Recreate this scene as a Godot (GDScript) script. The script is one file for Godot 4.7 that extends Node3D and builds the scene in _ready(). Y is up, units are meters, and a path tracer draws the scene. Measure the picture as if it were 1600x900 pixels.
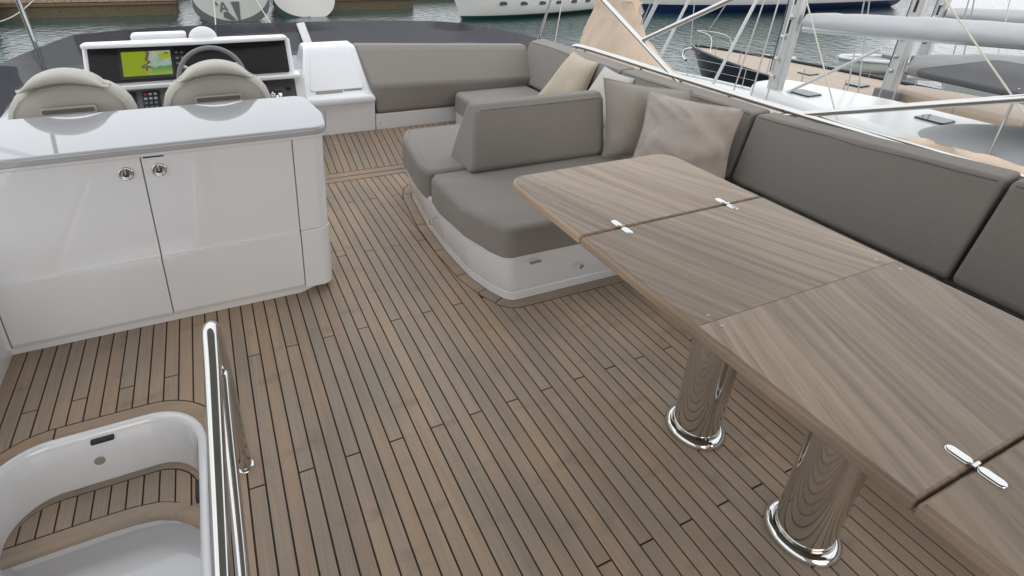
extends Node3D
# Flybridge of a motor yacht moored in a marina, drawn in metres: x to starboard, y up, -z forward.
# V(x, forward, up) turns boat coordinates into Godot's.

var rng := RandomNumberGenerator.new()
var used := {}
var base_of := {}
var M := {}
var WATER := -4.2

static func V(x: float, f: float, u: float) -> Vector3:
	return Vector3(x, u, -f)

# ------------------------------------------------------------------ geometry
class Geo:
	var v := PackedVector3Array()
	var n := PackedVector3Array()
	var uv := PackedVector2Array()
	var ix := PackedInt32Array()
	var uvo := Vector2.ZERO      # offset of planar coordinates
	var uvr := 0.0               # their turn

	func add(p: Vector3, nn: Vector3, t := Vector2.ZERO) -> int:
		v.append(p); n.append(nn); uv.append(t)
		return v.size() - 1

	func tri(a: int, b: int, c: int) -> void:
		var g := (v[b] - v[a]).cross(v[c] - v[a])
		if g.length_squared() < 1e-20:
			return
		if g.dot(n[a] + n[b] + n[c]) > 0.0:
			ix.append(a); ix.append(c); ix.append(b)
		else:
			ix.append(a); ix.append(b); ix.append(c)

	func face(pts: Array, nn: Vector3) -> void:
		var k := []
		for p in pts:
			k.append(add(p, nn, Vector2(p.x, p.z)))
		for i in range(1, k.size() - 1):
			tri(k[0], k[i], k[i + 1])

	# rows of points, smooth; sgn turns the normals outwards
	func grid(rows: Array, closed := false, sgn := 1.0) -> void:
		var nr: int = rows.size()
		var nc: int = rows[0].size()
		var b0 := v.size()
		for i in nr:
			for j in nc:
				var i0: int = max(i - 1, 0)
				var i1: int = min(i + 1, nr - 1)
				var j0: int = (j - 1 + nc) % nc if closed else max(j - 1, 0)
				var j1: int = (j + 1) % nc if closed else min(j + 1, nc - 1)
				var du: Vector3 = rows[i1][j] - rows[i0][j]
				var dv: Vector3 = rows[i][j1] - rows[i][j0]
				var nn := du.cross(dv)
				if nn.length_squared() < 1e-16:
					var ii: int = 1 if i == 0 else (nr - 2 if i == nr - 1 else i)
					var jj: int = 1 if j == 0 else (nc - 2 if j == nc - 1 else j)
					du = rows[min(ii + 1, nr - 1)][jj] - rows[max(ii - 1, 0)][jj]
					dv = rows[ii][(jj + 1) % nc] - rows[ii][max(jj - 1, 0)]
					nn = du.cross(dv)
				add(rows[i][j], (nn * sgn).normalized(), Vector2(float(j) / nc, float(i) / nr))
		for i in nr - 1:
			for j in (nc if closed else nc - 1):
				var a := b0 + i * nc + j
				var b := b0 + i * nc + (j + 1) % nc
				tri(a, b, a + nc)
				tri(b, b + nc, a + nc)

	# an outline (a, b) drawn from h0 to h1 with rounded rims; xf places (a, b, h)
	func prism(poly_in: PackedVector2Array, h0: float, h1: float, rt: float, rb: float, xf: Transform3D, seg := 4) -> void:
		var poly := poly_in
		if Geometry2D.is_polygon_clockwise(poly):
			poly = poly.duplicate(); poly.reverse()
		var c := poly.size()
		var nn := PackedVector2Array()
		var off := PackedVector2Array()
		for i in c:
			var e0 := (poly[i] - poly[(i - 1 + c) % c]).normalized()
			var e1 := (poly[(i + 1) % c] - poly[i]).normalized()
			var m := Vector2(e0.y, -e0.x) + Vector2(e1.y, -e1.x)
			m = m.normalized() if m.length() > 1e-4 else Vector2(e1.y, -e1.x)
			off.append(m / maxf(0.4, m.dot(Vector2(e1.y, -e1.x))))
			# next to a straight side the normal is that side's own, so that it shades flat
			var l0 := poly[i].distance_to(poly[(i - 1 + c) % c])
			var l1 := poly[i].distance_to(poly[(i + 1) % c])
			if l1 > 3.0 * l0: m = Vector2(e1.y, -e1.x)
			elif l0 > 3.0 * l1: m = Vector2(e0.y, -e0.x)
			nn.append(m)
		var rings := []
		for k in seg + 1:
			var a := -PI / 2 + PI / 2 * k / seg
			rings.append([rb * (1.0 - cos(a)), h0 + rb * (1.0 + sin(a)), a])
		for k in seg + 1:
			var a := PI / 2 * k / seg
			rings.append([rt * (1.0 - cos(a)), h1 - rt * (1.0 - sin(a)), a])
		var b0 := v.size()
		var per := 0.0
		for r in rings:
			per = 0.0
			for i in c:
				var q: Vector2 = poly[i] - off[i] * r[0]
				var d := Vector3(nn[i].x * cos(r[2]), nn[i].y * cos(r[2]), sin(r[2]))
				add(xf * Vector3(q.x, q.y, r[1]), (xf.basis * d).normalized(), q.rotated(uvr) + uvo)
		for k in rings.size() - 1:
			for i in c:
				var a := b0 + k * c + i
				var b := b0 + k * c + (i + 1) % c
				tri(a, b, a + c)
				tri(b, b + c, a + c)
		for e in [[0, -1.0], [rings.size() - 1, 1.0]]:
			var ring := PackedVector2Array()
			var s := v.size()
			var r: Array = rings[e[0]]
			for i in c:
				var q: Vector2 = poly[i] - off[i] * r[0]
				ring.append(q)
				add(xf * Vector3(q.x, q.y, r[1]), (xf.basis * Vector3(0, 0, e[1])).normalized(), q.rotated(uvr) + uvo)
			var t := Geometry2D.triangulate_polygon(ring)
			if t.is_empty():      # folded ring: fan from the middle
				var mid := Vector2.ZERO
				for q in ring: mid += q / c
				var k := add(xf * Vector3(mid.x, mid.y, r[1]), (xf.basis * Vector3(0, 0, e[1])).normalized(), mid.rotated(uvr) + uvo)
				for i in c:
					tri(s + i, s + (i + 1) % c, k)
			for i in range(0, t.size(), 3):
				tri(s + t[i], s + t[i + 1], s + t[i + 2])

	# the same with hard edges
	func slab(poly_in: PackedVector2Array, h0: float, h1: float, xf: Transform3D) -> void:
		var poly := poly_in
		if Geometry2D.is_polygon_clockwise(poly):
			poly = poly.duplicate(); poly.reverse()
		var c := poly.size()
		var t := Geometry2D.triangulate_polygon(poly)
		for e in [[h0, -1.0], [h1, 1.0]]:
			var s := v.size()
			for q in poly:
				add(xf * Vector3(q.x, q.y, e[0]), (xf.basis * Vector3(0, 0, e[1])).normalized(), q.rotated(uvr) + uvo)
			for i in range(0, t.size(), 3):
				tri(s + t[i], s + t[i + 1], s + t[i + 2])
		for i in c:
			var p := poly[i]
			var q := poly[(i + 1) % c]
			var d := (q - p).normalized()
			var nn := (xf.basis * Vector3(d.y, -d.x, 0)).normalized()
			var s := v.size()
			add(xf * Vector3(p.x, p.y, h0), nn, p.rotated(uvr) + uvo); add(xf * Vector3(q.x, q.y, h0), nn, q.rotated(uvr) + uvo)
			add(xf * Vector3(q.x, q.y, h1), nn, q.rotated(uvr) + uvo); add(xf * Vector3(p.x, p.y, h1), nn, p.rotated(uvr) + uvo)
			tri(s, s + 1, s + 2); tri(s, s + 2, s + 3)

	func tube(path: Array, r: float, seg := 10, r_end := -1.0) -> void:
		var cnt := path.size()
		var t0: Vector3 = (path[1] - path[0]).normalized()
		var u := t0.cross(Vector3.UP if absf(t0.y) < 0.9 else Vector3.RIGHT).normalized()
		var b0 := v.size()
		for i in cnt:
			var t: Vector3 = (path[min(i + 1, cnt - 1)] - path[max(i - 1, 0)]).normalized()
			u = (u - t * u.dot(t)).normalized()
			var w := t.cross(u)
			var rr := r if r_end < 0.0 else lerpf(r, r_end, float(i) / (cnt - 1))
			for j in seg:
				var a := TAU * j / seg
				var d := u * cos(a) + w * sin(a)
				add(path[i] + d * rr, d, Vector2(float(j) / seg, i))
		for i in cnt - 1:
			for j in seg:
				var a := b0 + i * seg + j
				var b := b0 + i * seg + (j + 1) % seg
				tri(a, b, a + seg); tri(b, b + seg, a + seg)
		for e in [0, cnt - 1]:
			var t: Vector3 = (path[1] - path[0]).normalized() * -1.0 if e == 0 else (path[cnt - 1] - path[cnt - 2]).normalized()
			var s := v.size()
			for j in seg:
				add(v[b0 + e * seg + j], t)
			for j in range(1, seg - 1):
				tri(s, s + j, s + j + 1)

	# profile of (radius, height), turned round the h axis of xf; a repeated point makes a sharp edge
	func lathe(prof: Array, xf: Transform3D, seg := 24) -> void:
		var k := prof.size()
		var b0 := v.size()
		for i in k:
			var p: Vector2 = prof[i]
			var a: Vector2 = prof[max(i - 1, 0)]
			var b: Vector2 = prof[min(i + 1, k - 1)]
			if i > 0 and a.distance_to(p) < 1e-6: a = p
			if i < k - 1 and b.distance_to(p) < 1e-6: b = p
			var t := (b - a).normalized()
			var q := Vector2(t.y, -t.x)
			for j in seg:
				var w := TAU * j / seg
				add(xf * Vector3(p.x * cos(w), p.x * sin(w), p.y), (xf.basis * Vector3(q.x * cos(w), q.x * sin(w), q.y)).normalized(), Vector2(float(j) / seg, p.y))
		for i in k - 1:
			for j in seg:
				var a := b0 + i * seg + j
				var b := b0 + i * seg + (j + 1) % seg
				tri(a, b, a + seg); tri(b, b + seg, a + seg)

	func warp(f: Callable) -> void:
		for i in v.size():
			var nn := n[i]
			var t := nn.cross(Vector3.UP if absf(nn.y) < 0.9 else Vector3.RIGHT).normalized()
			var w := nn.cross(t)
			var p: Vector3 = f.call(v[i])
			var a: Vector3 = f.call(v[i] + t * 0.001) - p
			var b: Vector3 = f.call(v[i] + w * 0.001) - p
			v[i] = p
			var m := a.cross(b).normalized()
			n[i] = m if m.length() > 0.5 else nn

	func mesh(off := Vector3.ZERO) -> ArrayMesh:
		var a := []
		a.resize(Mesh.ARRAY_MAX)
		var vv := v.duplicate()
		if off != Vector3.ZERO:
			for i in vv.size():
				vv[i] -= off
		a[Mesh.ARRAY_VERTEX] = vv
		a[Mesh.ARRAY_NORMAL] = n
		a[Mesh.ARRAY_TEX_UV] = uv
		a[Mesh.ARRAY_INDEX] = ix
		var m := ArrayMesh.new()
		m.add_surface_from_arrays(Mesh.PRIMITIVE_TRIANGLES, a)
		return m

# frames for prism(): plan = outline in (x, forward) and height up; side_x = outline in (forward, up) drawn along x; side_f = outline in (x, up) drawn along forward
static func plan() -> Transform3D:
	return Transform3D(Basis(Vector3(1, 0, 0), Vector3(0, 0, -1), Vector3(0, 1, 0)), Vector3.ZERO)
static func side_x() -> Transform3D:
	return Transform3D(Basis(Vector3(0, 0, -1), Vector3(0, 1, 0), Vector3(1, 0, 0)), Vector3.ZERO)
static func side_f() -> Transform3D:
	return Transform3D(Basis(Vector3(1, 0, 0), Vector3(0, 1, 0), Vector3(0, 0, -1)), Vector3.ZERO)
static func frame(o: Vector3, h: Vector3, a := Vector3.ZERO) -> Transform3D:   # h is the axis
	var z := h.normalized()
	var x := a
	if x == Vector3.ZERO:
		x = z.cross(Vector3.UP if absf(z.y) < 0.9 else Vector3.RIGHT)
	x = (x - z * x.dot(z)).normalized()
	return Transform3D(Basis(x, z.cross(x), z), o)

static func pv(a: Array) -> PackedVector2Array:
	var r := PackedVector2Array()
	for q in a:
		r.append(Vector2(q[0], q[1]))
	return r

# corners rounded; one radius or one per corner
static func rp(pts: Array, rad, seg := 6) -> PackedVector2Array:
	var out := PackedVector2Array()
	var c := pts.size()
	for i in c:
		var p := Vector2(pts[i][0], pts[i][1])
		var a := Vector2(pts[(i - 1 + c) % c][0], pts[(i - 1 + c) % c][1])
		var b := Vector2(pts[(i + 1) % c][0], pts[(i + 1) % c][1])
		var r: float = rad[i] if rad is Array else rad
		var da := (a - p).normalized()
		var db := (b - p).normalized()
		var half: float = acos(clampf(da.dot(db), -1.0, 1.0)) / 2.0
		if half > 1.54:
			out.append(p)
			continue
		var sg := seg
		if r < 0.0015:
			r = 0.0015
			sg = 1
		var d: float = min(r / tan(half), min(p.distance_to(a), p.distance_to(b)) * 0.49)
		var p0 := p + da * d
		var p1 := p + db * d
		for k in sg + 1:
			var t := float(k) / sg
			# conic close to an arc
			var w := sin(half)
			var k0 := (1 - t) * (1 - t)
			var k1 := 2 * t * (1 - t) * w
			var k2 := t * t
			out.append((p0 * k0 + p * k1 + p1 * k2) / (k0 + k1 + k2))
	return out

static func rect(x0: float, y0: float, x1: float, y1: float, r := 0.0, seg := 5) -> PackedVector2Array:
	return rp([[x0, y0], [x1, y0], [x1, y1], [x0, y1]], r, seg)

static func smooth(pts: Array, per := 6) -> Array:   # Catmull-Rom through points
	var out := []
	var c := pts.size()
	for i in c - 1:
		var p0: Vector3 = pts[max(i - 1, 0)]
		var p1: Vector3 = pts[i]
		var p2: Vector3 = pts[i + 1]
		var p3: Vector3 = pts[min(i + 2, c - 1)]
		for k in per:
			out.append(p1.cubic_interpolate(p2, p0, p3, float(k) / per))
	out.append(pts[c - 1])
	return out

# ------------------------------------------------------------------ scene helpers
func numbered(called: String) -> String:
	if not used.has(called):
		used[called] = 0
		return called
	used[called] += 1
	return "%s_%03d" % [called, used[called]]

func thing(called: String, label: String, category: String, at: Vector3, group := "") -> Node3D:
	var o := Node3D.new()
	o.name = numbered(called)
	add_child(o)
	o.position = at
	base_of[o] = at
	o.set_meta("label", label)
	o.set_meta("category", category)
	if group != "":
		o.set_meta("group", group)
	return o

func setting(called: String, at := Vector3.ZERO) -> Node3D:
	var o := Node3D.new()
	o.name = numbered(called)
	add_child(o)
	o.position = at
	base_of[o] = at
	o.set_meta("kind", "structure")
	return o

func part(parent: Node3D, called: String, g, m: Material, label := "") -> MeshInstance3D:
	var o := MeshInstance3D.new()
	o.name = called
	parent.add_child(o, true)
	base_of[o] = base_of[parent]
	o.mesh = g.mesh(base_of[parent]) if g is Geo else g
	o.material_override = m
	if label != "":
		o.set_meta("label", label)
	return o

# one mesh that is a whole thing
func single(called: String, g: Geo, m: Material, label: String, category: String, at: Vector3, group := "") -> MeshInstance3D:
	var o := MeshInstance3D.new()
	o.name = numbered(called)
	add_child(o)
	o.position = at
	base_of[o] = at
	o.mesh = g.mesh(at)
	o.material_override = m
	o.set_meta("label", label)
	o.set_meta("category", category)
	if group != "":
		o.set_meta("group", group)
	return o

func block(x0: float, x1: float, f0: float, f1: float, u0: float, u1: float, r := 0.004) -> Geo:
	var g := Geo.new()
	g.prism(rect(x0, f0, x1, f1, r, 3), u0, u1, r, r, plan(), 3)
	return g

func pipe(path: Array, r: float, seg := 12) -> Geo:
	var g := Geo.new()
	g.tube(path, r, seg)
	return g

func noise(sd: int, freq: float, oct := 4, kind := FastNoiseLite.TYPE_SIMPLEX_SMOOTH) -> FastNoiseLite:
	var f := FastNoiseLite.new()
	f.seed = sd
	f.noise_type = kind
	f.frequency = freq
	f.fractal_octaves = oct
	return f

# ------------------------------------------------------------------ materials
func lin(r: float, g: float, b: float) -> Color:   # linear base colour
	return Color(r, g, b).linear_to_srgb()

func mat(c: Color, rough: float, metal := 0.0) -> StandardMaterial3D:
	var m := StandardMaterial3D.new()
	m.albedo_color = c
	m.roughness = rough
	m.metallic = metal
	m.cull_mode = BaseMaterial3D.CULL_DISABLED
	return m

# wood as a picture w x h: fine streaks along v, broad bands, grey and brown patches
func wood_image(w: int, h: int, sd: int, fu: float, fv: float, tones: Array, streak: float, boards := 0) -> Image:
	var a := noise(sd, 1.0, 3)
	var b := noise(sd + 1, 1.0, 3)
	var c := noise(sd + 2, 1.0, 2)
	var d := PackedByteArray()
	d.resize(w * h * 3)
	var k := 0
	for y in h:
		var vy := float(y) / h
		for x in w:
			var ux := float(x) / w
			var wob := c.get_noise_2d(ux * fu * 0.05, vy * fv * 0.6) * 0.35
			var s := a.get_noise_2d((ux * fu + wob * 4.0), vy * fv)
			var t := clampf(0.5 + 0.75 * b.get_noise_2d(ux * fu * 0.13 + 40.0, vy * fv * 1.3), 0.0, 1.0)
			var col: Color = tones[0].lerp(tones[1], t)
			if t > 0.62:
				col = col.lerp(tones[2], clampf((t - 0.62) * 2.4, 0.0, 1.0))
			var m := 1.0 + streak * s + 0.10 * wob
			if boards > 0:
				var bd := floorf(ux * boards + 0.3 * sin(floorf(ux * boards)))
				m += 0.085 * sin(bd * 12.9898) + 0.03 * c.get_noise_2d(ux * 9.0 + 70.0, vy * 5.0)
				var pore := a.get_noise_2d(ux * fu * 5.0 + 300.0, vy * fv * 6.0)
				if pore > 0.28: m -= (pore - 0.28) * 0.35
			d[k] = int(clampf(col.r * m, 0, 1) * 255); d[k + 1] = int(clampf(col.g * m, 0, 1) * 255); d[k + 2] = int(clampf(col.b * m, 0, 1) * 255)
			k += 3
	return Image.create_from_data(w, h, false, Image.FORMAT_RGB8, d)

func bump(sd: int, freq: float, size: int, strength: float, oct := 4) -> ImageTexture:
	var im := noise(sd, freq, oct).get_seamless_image(size, size)
	im.convert(Image.FORMAT_RGBA8)
	im.bump_map_to_normal_map(strength)
	return ImageTexture.create_from_image(im)

func weave(size: int, cells: int, sd: int, depth: float) -> Array:   # [height normal map, tint]
	var im := Image.create(size, size, false, Image.FORMAT_RGBA8)
	var col := Image.create(size, size, false, Image.FORMAT_RGB8)
	var f := noise(sd, 0.09, 2)
	for y in size:
		for x in size:
			var a := float(x) / size * cells * TAU
			var b := float(y) / size * cells * TAU
			var h := 0.5 + 0.5 * sin(a) * cos(b)
			h = h * 0.8 + 0.2 * (0.5 + 0.5 * f.get_noise_2d(x, y))
			im.set_pixel(x, y, Color(h, h, h))
			var t := 0.95 + 0.035 * f.get_noise_2d(x * 1.7, y * 0.4) + 0.03 * f.get_noise_2d(x * 0.3, y * 1.9)
			col.set_pixel(x, y, Color(t, t, t))
	im.bump_map_to_normal_map(depth)
	return [ImageTexture.create_from_image(im), ImageTexture.create_from_image(col)]

func cloth(c: Color, tex: Array, scale: float, depth: float, rough := 0.9) -> StandardMaterial3D:
	var m := mat(c, rough)
	m.albedo_texture = tex[1]
	m.normal_enabled = true
	m.normal_texture = tex[0]
	m.normal_scale = depth
	m.uv1_triplanar = true
	m.uv1_scale = Vector3.ONE * scale
	m.rim_enabled = true
	m.rim = 0.25
	return m

func make_materials() -> void:
	var tone := [Color(0.695, 0.615, 0.54), Color(0.68, 0.61, 0.547), Color(0.71, 0.615, 0.523)]
	var teak := ImageTexture.create_from_image(wood_image(640, 1024, 11, 150.0, 7.0, tone, 0.075))
	M.teak = []
	var wi := Image.create(512, 512, false, Image.FORMAT_RGB8)
	var wn := noise(61, 0.012, 4)
	var ws := noise(62, 0.05, 3)
	for y in 512:
		for x in 512:
			var t := clampf(0.55 + 0.9 * wn.get_noise_2d(x, y * 0.6), 0.0, 1.0)
			var c := Color(0.86, 0.885, 0.91).lerp(Color(1.0, 0.975, 0.93), t)
			var s := ws.get_noise_2d(x * 0.5 + 900.0, y)
			if s > 0.30: c = c.lerp(Color(0.80, 0.79, 0.78), (s - 0.30) * 1.2)
			wi.set_pixel(x, y, c)
	var wt := ImageTexture.create_from_image(wi)
	for k in 6:
		var b: float = [0.985, 1.0, 0.965, 1.015, 0.99, 0.975][k]
		var warm: float = [0.0, 0.008, 0.0, 0.01, -0.01, 0.02][k]
		var m := mat(Color(b * (1 + warm), b, b * (1 - warm)), 0.5)
		m.albedo_texture = teak
		m.uv1_scale = Vector3(1.0, 0.25, 1.0)
		m.detail_enabled = true
		m.detail_albedo = wt
		m.detail_blend_mode = BaseMaterial3D.BLEND_MODE_MUL
		m.detail_uv_layer = BaseMaterial3D.DETAIL_UV_2
		m.uv2_triplanar = true
		m.uv2_world_triplanar = true
		m.uv2_scale = Vector3.ONE * 0.33
		M.teak.append(m)
	var tt := ImageTexture.create_from_image(wood_image(768, 1024, 31, 55.0, 3.0, [Color(0.685, 0.607, 0.525), Color(0.635, 0.563, 0.495), Color(0.685, 0.59, 0.49)], 0.19, 13))
	M.table = mat(Color(1, 1, 1), 0.42)
	M.table.albedo_texture = tt
	M.table.uv1_scale = Vector3(0.5, 0.25, 1.0)
	M.table_edge = mat(Color(0.98, 0.96, 0.93), 0.45)
	M.table_edge.albedo_texture = tt
	M.table_edge.uv1_scale = Vector3(0.5, 0.25, 1.0)
	M.caulk = mat(lin(0.036, 0.027, 0.020), 0.8)
	M.gel = mat(lin(0.785, 0.79, 0.81), 0.10)
	M.gel.clearcoat_enabled = true
	M.gel.clearcoat = 1.0
	M.gel.clearcoat_roughness = 0.04
	M.counter = mat(lin(0.42, 0.42, 0.44), 0.03)
	M.counter.clearcoat_enabled = true
	M.counter.clearcoat = 0.5
	M.counter.clearcoat_roughness = 0.03
	M.gel_matt = mat(lin(0.74, 0.74, 0.73), 0.4)
	var w1 := weave(256, 32, 5, 1.0)
	var w2 := weave(256, 20, 9, 3.0)
	M.fabric = cloth(lin(0.300, 0.274, 0.250), w1, 5.0, 0.3)
	M.seat_skin = cloth(lin(0.58, 0.55, 0.495), w1, 9.0, 0.2, 0.6)
	M.fabric_seam = mat(lin(0.165, 0.15, 0.135), 0.9)
	M.pillow_grey = cloth(lin(0.60, 0.545, 0.51), w2, 7.0, 0.5)
	M.pillow_taupe = cloth(lin(0.44, 0.40, 0.355), w2, 9.0, 1.1)
	M.pillow_gold = cloth(lin(0.60, 0.52, 0.41), w2, 6.0, 0.9)
	M.pillow_white = cloth(lin(0.62, 0.60, 0.55), w2, 8.0, 0.7)
	var nap := Image.create(256, 256, false, Image.FORMAT_RGB8)
	var nn := noise(88, 0.018, 4)
	for y in 256:
		for x in 256:
			var q := clampf(0.93 + 0.10 * nn.get_noise_2d(x, y), 0.0, 1.0)
			nap.set_pixel(x, y, Color(q, q * 0.985, q * 0.975))
	M.pillow_grey.albedo_texture = ImageTexture.create_from_image(nap)
	M.pillow_grey.uv1_scale = Vector3.ONE * 2.4
	M.pillow_grey.normal_enabled = false
	M.canvas = cloth(lin(0.70, 0.55, 0.42), w1, 4.0, 0.3)
	M.canvas_grey = cloth(lin(0.42, 0.42, 0.42), w1, 3.0, 0.3)
	M.canvas_white = cloth(lin(0.62, 0.63, 0.65), w1, 3.0, 0.3)
	M.canvas_dark = cloth(lin(0.10, 0.10, 0.105), w1, 3.0, 0.3)
	M.bimini = cloth(lin(0.42, 0.41, 0.39), w1, 4.0, 0.3)
	M.bimini.backlight_enabled = true
	M.bimini.backlight = lin(0.22, 0.215, 0.205)
	M.steel = mat(lin(0.66, 0.65, 0.63), 0.07, 1.0)
	var rn := noise(15, 0.02, 4).get_seamless_image(256, 256)
	rn.convert(Image.FORMAT_RGB8)
	for y in 256:
		for x in 256:
			var q := 0.35 + 0.65 * pow(rn.get_pixel(x, y).r, 2.0)
			rn.set_pixel(x, y, Color(q, q, q))
	M.steel.roughness = 0.16
	M.steel.roughness_texture = ImageTexture.create_from_image(rn)
	M.steel.uv1_triplanar = true
	M.steel.uv1_scale = Vector3.ONE * 3.0
	M.steel_dull = mat(lin(0.55, 0.55, 0.55), 0.3, 1.0)
	M.black = mat(lin(0.012, 0.012, 0.013), 0.25)
	M.black_matt = mat(lin(0.02, 0.02, 0.022), 0.6)
	M.dash = mat(lin(0.06, 0.06, 0.065), 0.5)
	M.wheel_rim = mat(lin(0.20, 0.20, 0.205), 0.25)
	M.grey_plastic = mat(lin(0.18, 0.18, 0.19), 0.5)
	M.tint = mat(lin(0.055, 0.053, 0.066), 0.04)
	M.tint.transparency = BaseMaterial3D.TRANSPARENCY_ALPHA
	M.tint.albedo_color.a = 0.74
	M.lamp_glass = mat(lin(0.30, 0.27, 0.24), 0.2)
	M.red = mat(lin(0.45, 0.04, 0.06), 0.4)
	M.pale_button = mat(lin(0.45, 0.47, 0.5), 0.5)
	M.alu = mat(lin(0.62, 0.63, 0.64), 0.35, 0.4)
	M.rope = mat(lin(0.62, 0.58, 0.50), 0.85)
	M.wire = mat(lin(0.55, 0.55, 0.54), 0.35, 0.6)
	M.navy = mat(lin(0.012, 0.016, 0.030), 0.12)
	M.hull_white = mat(lin(0.74, 0.75, 0.74), 0.2)
	M.hull_grey = mat(lin(0.52, 0.55, 0.53), 0.25)
	M.blue_stripe = mat(lin(0.01, 0.025, 0.10), 0.3)
	M.green_bottom = mat(lin(0.01, 0.05, 0.045), 0.5)
	M.mark_grey = mat(lin(0.10, 0.11, 0.12), 0.4)
	M.window = mat(lin(0.02, 0.022, 0.026), 0.06)
	M.deck_teak = mat(lin(0.47, 0.38, 0.30), 0.6)
	M.deck_white = mat(lin(0.70, 0.70, 0.68), 0.5)
	M.lime = mat(lin(0.50, 0.62, 0.04), 0.6)
	M.emerald = mat(lin(0.0, 0.16, 0.11), 0.5)
	# quay stone
	var st := noise(77, 0.02, 5).get_seamless_image(512, 512)
	st.convert(Image.FORMAT_RGB8)
	for y in 512:
		for x in 512:
			var t := st.get_pixel(x, y).r
			st.set_pixel(x, y, Color(0.50, 0.46, 0.40).lerp(Color(0.74, 0.67, 0.58), t))
	M.stone = mat(Color(1, 1, 1), 0.85)
	M.stone.albedo_texture = ImageTexture.create_from_image(st)
	M.stone.uv1_triplanar = true
	M.stone.uv1_scale = Vector3.ONE * 0.35
	M.stone_wet = mat(Color(0.62, 0.62, 0.56), 0.6)
	M.stone_wet.albedo_texture = M.stone.albedo_texture
	M.stone_wet.uv1_triplanar = true
	M.stone_wet.uv1_scale = Vector3(0.3, 0.8, 0.3)
	M.rust = mat(lin(0.16, 0.10, 0.06), 0.8)
	# water
	M.water = mat(lin(0.03, 0.065, 0.062), 0.05)
	M.water.normal_enabled = true
	M.water.normal_texture = bump(3, 0.009, 1024, 9.0, 5)
	M.water.normal_scale = 0.6
	M.water.uv1_triplanar = true
	M.water.uv1_world_triplanar = true
	M.water.uv1_scale = Vector3(0.11, 0.11, 0.16)

# ------------------------------------------------------------------ camera, sky, sun
func make_light() -> void:
	var cam := Camera3D.new()
	cam.name = "camera"
	add_child(cam)
	var r := V(0.9159421, -0.40039213, 0.0271332)
	var d := V(-0.1402946, -0.38281796, -0.91310889)
	var f := V(0.37598868, 0.83254823, -0.40681194)
	cam.transform = Transform3D(Basis(r, -d, -f).orthonormalized(), V(0, 0, 1.6))
	cam.projection = Camera3D.PROJECTION_FRUSTUM   # the photograph is an off-centre crop: a shifted lens
	cam.near = 0.1
	cam.far = 900.0
	cam.size = 900.0 / 851.666 * cam.near
	cam.frustum_offset = Vector2(100.0, -175.0) / 851.666 * cam.near
	cam.current = true
	var sky := ProceduralSkyMaterial.new()
	sky.sky_top_color = lin(0.92, 0.96, 1.0)
	sky.sky_horizon_color = lin(0.92, 0.93, 0.95)
	sky.sky_curve = 0.25
	sky.ground_bottom_color = lin(0.10, 0.12, 0.12)
	sky.ground_horizon_color = lin(0.45, 0.47, 0.48)
	sky.sun_angle_max = 40.0
	sky.sun_curve = 0.25
	var e := Environment.new()
	e.background_mode = Environment.BG_SKY
	e.sky = Sky.new()
	e.sky.sky_material = sky
	e.background_energy_multiplier = 1.0
	e.tonemap_mode = Environment.TONE_MAPPER_LINEAR
	e.tonemap_exposure = 1.48
	e.sdfgi_enabled = true
	e.ssao_enabled = true
	e.ssil_enabled = true
	var w := WorldEnvironment.new()
	w.name = "environment"
	w.environment = e
	add_child(w)
	var sun := DirectionalLight3D.new()
	sun.name = "sun"
	sun.light_energy = 0.24
	sun.light_color = Color(1.0, 0.98, 0.955)
	sun.light_angular_distance = 40.0
	sun.shadow_enabled = true
	add_child(sun)
	sun.look_at_from_position(V(0.5, -9, 3.2), Vector3.ZERO, Vector3.UP)

# ------------------------------------------------------------------ deck
const PITCH := 0.0509
const PX0 := 0.0345
const GAP := 0.0058

func off_poly(p: PackedVector2Array, d: float) -> PackedVector2Array:
	var r := Geometry2D.offset_polygon(p, d, Geometry2D.JOIN_ROUND)
	return r[0]

var well := PackedVector2Array()      # stair opening
var bench := PackedVector2Array()     # island bench at the floor

func lay_planks(parent: Node3D, k0: int, k1: int, f0: float, f1: float, holes: Array, row0: float, xf: Transform3D, shift := 0) -> void:
	for k in range(k0, k1):
		var x0 := PX0 + k * PITCH + GAP / 2
		var x1 := x0 + PITCH - GAP
		var cuts := [f0]
		for j in range(-6, 9):
			var y := row0 - 0.607 * j
			if posmod(k + shift, 3) == posmod(2 - j, 3) and y > f0 + 0.02 and y < f1 - 0.02:
				cuts.append(y)
		cuts.append(f1)
		cuts.sort()
		for i in cuts.size() - 1:
			var a: float = cuts[i] + GAP / 2
			var b: float = cuts[i + 1] - GAP / 2
			var polys: Array = [pv([[x0, a], [x1, a], [x1, b], [x0, b]])]
			for h in holes:
				var nx := []
				for p in polys:
					for q in Geometry2D.clip_polygons(p, h):
						if not Geometry2D.is_polygon_clockwise(q):
							nx.append(q)
				polys = nx
			for p in polys:
				var ar := 0.0
				for t in p.size():
					ar += p[t].cross(p[(t + 1) % p.size()])
				if absf(ar) < 0.0006:
					continue
				var g := Geo.new()
				g.uvo = Vector2(-x0 + rng.randf() * 0.9, -a + 0.1 + rng.randf() * 1.6)
				g.slab(p, -0.016, rng.randf_range(-0.0006, 0.0004), xf)
				part(parent, "plank", g, M.teak[rng.randi() % 6])

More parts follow.
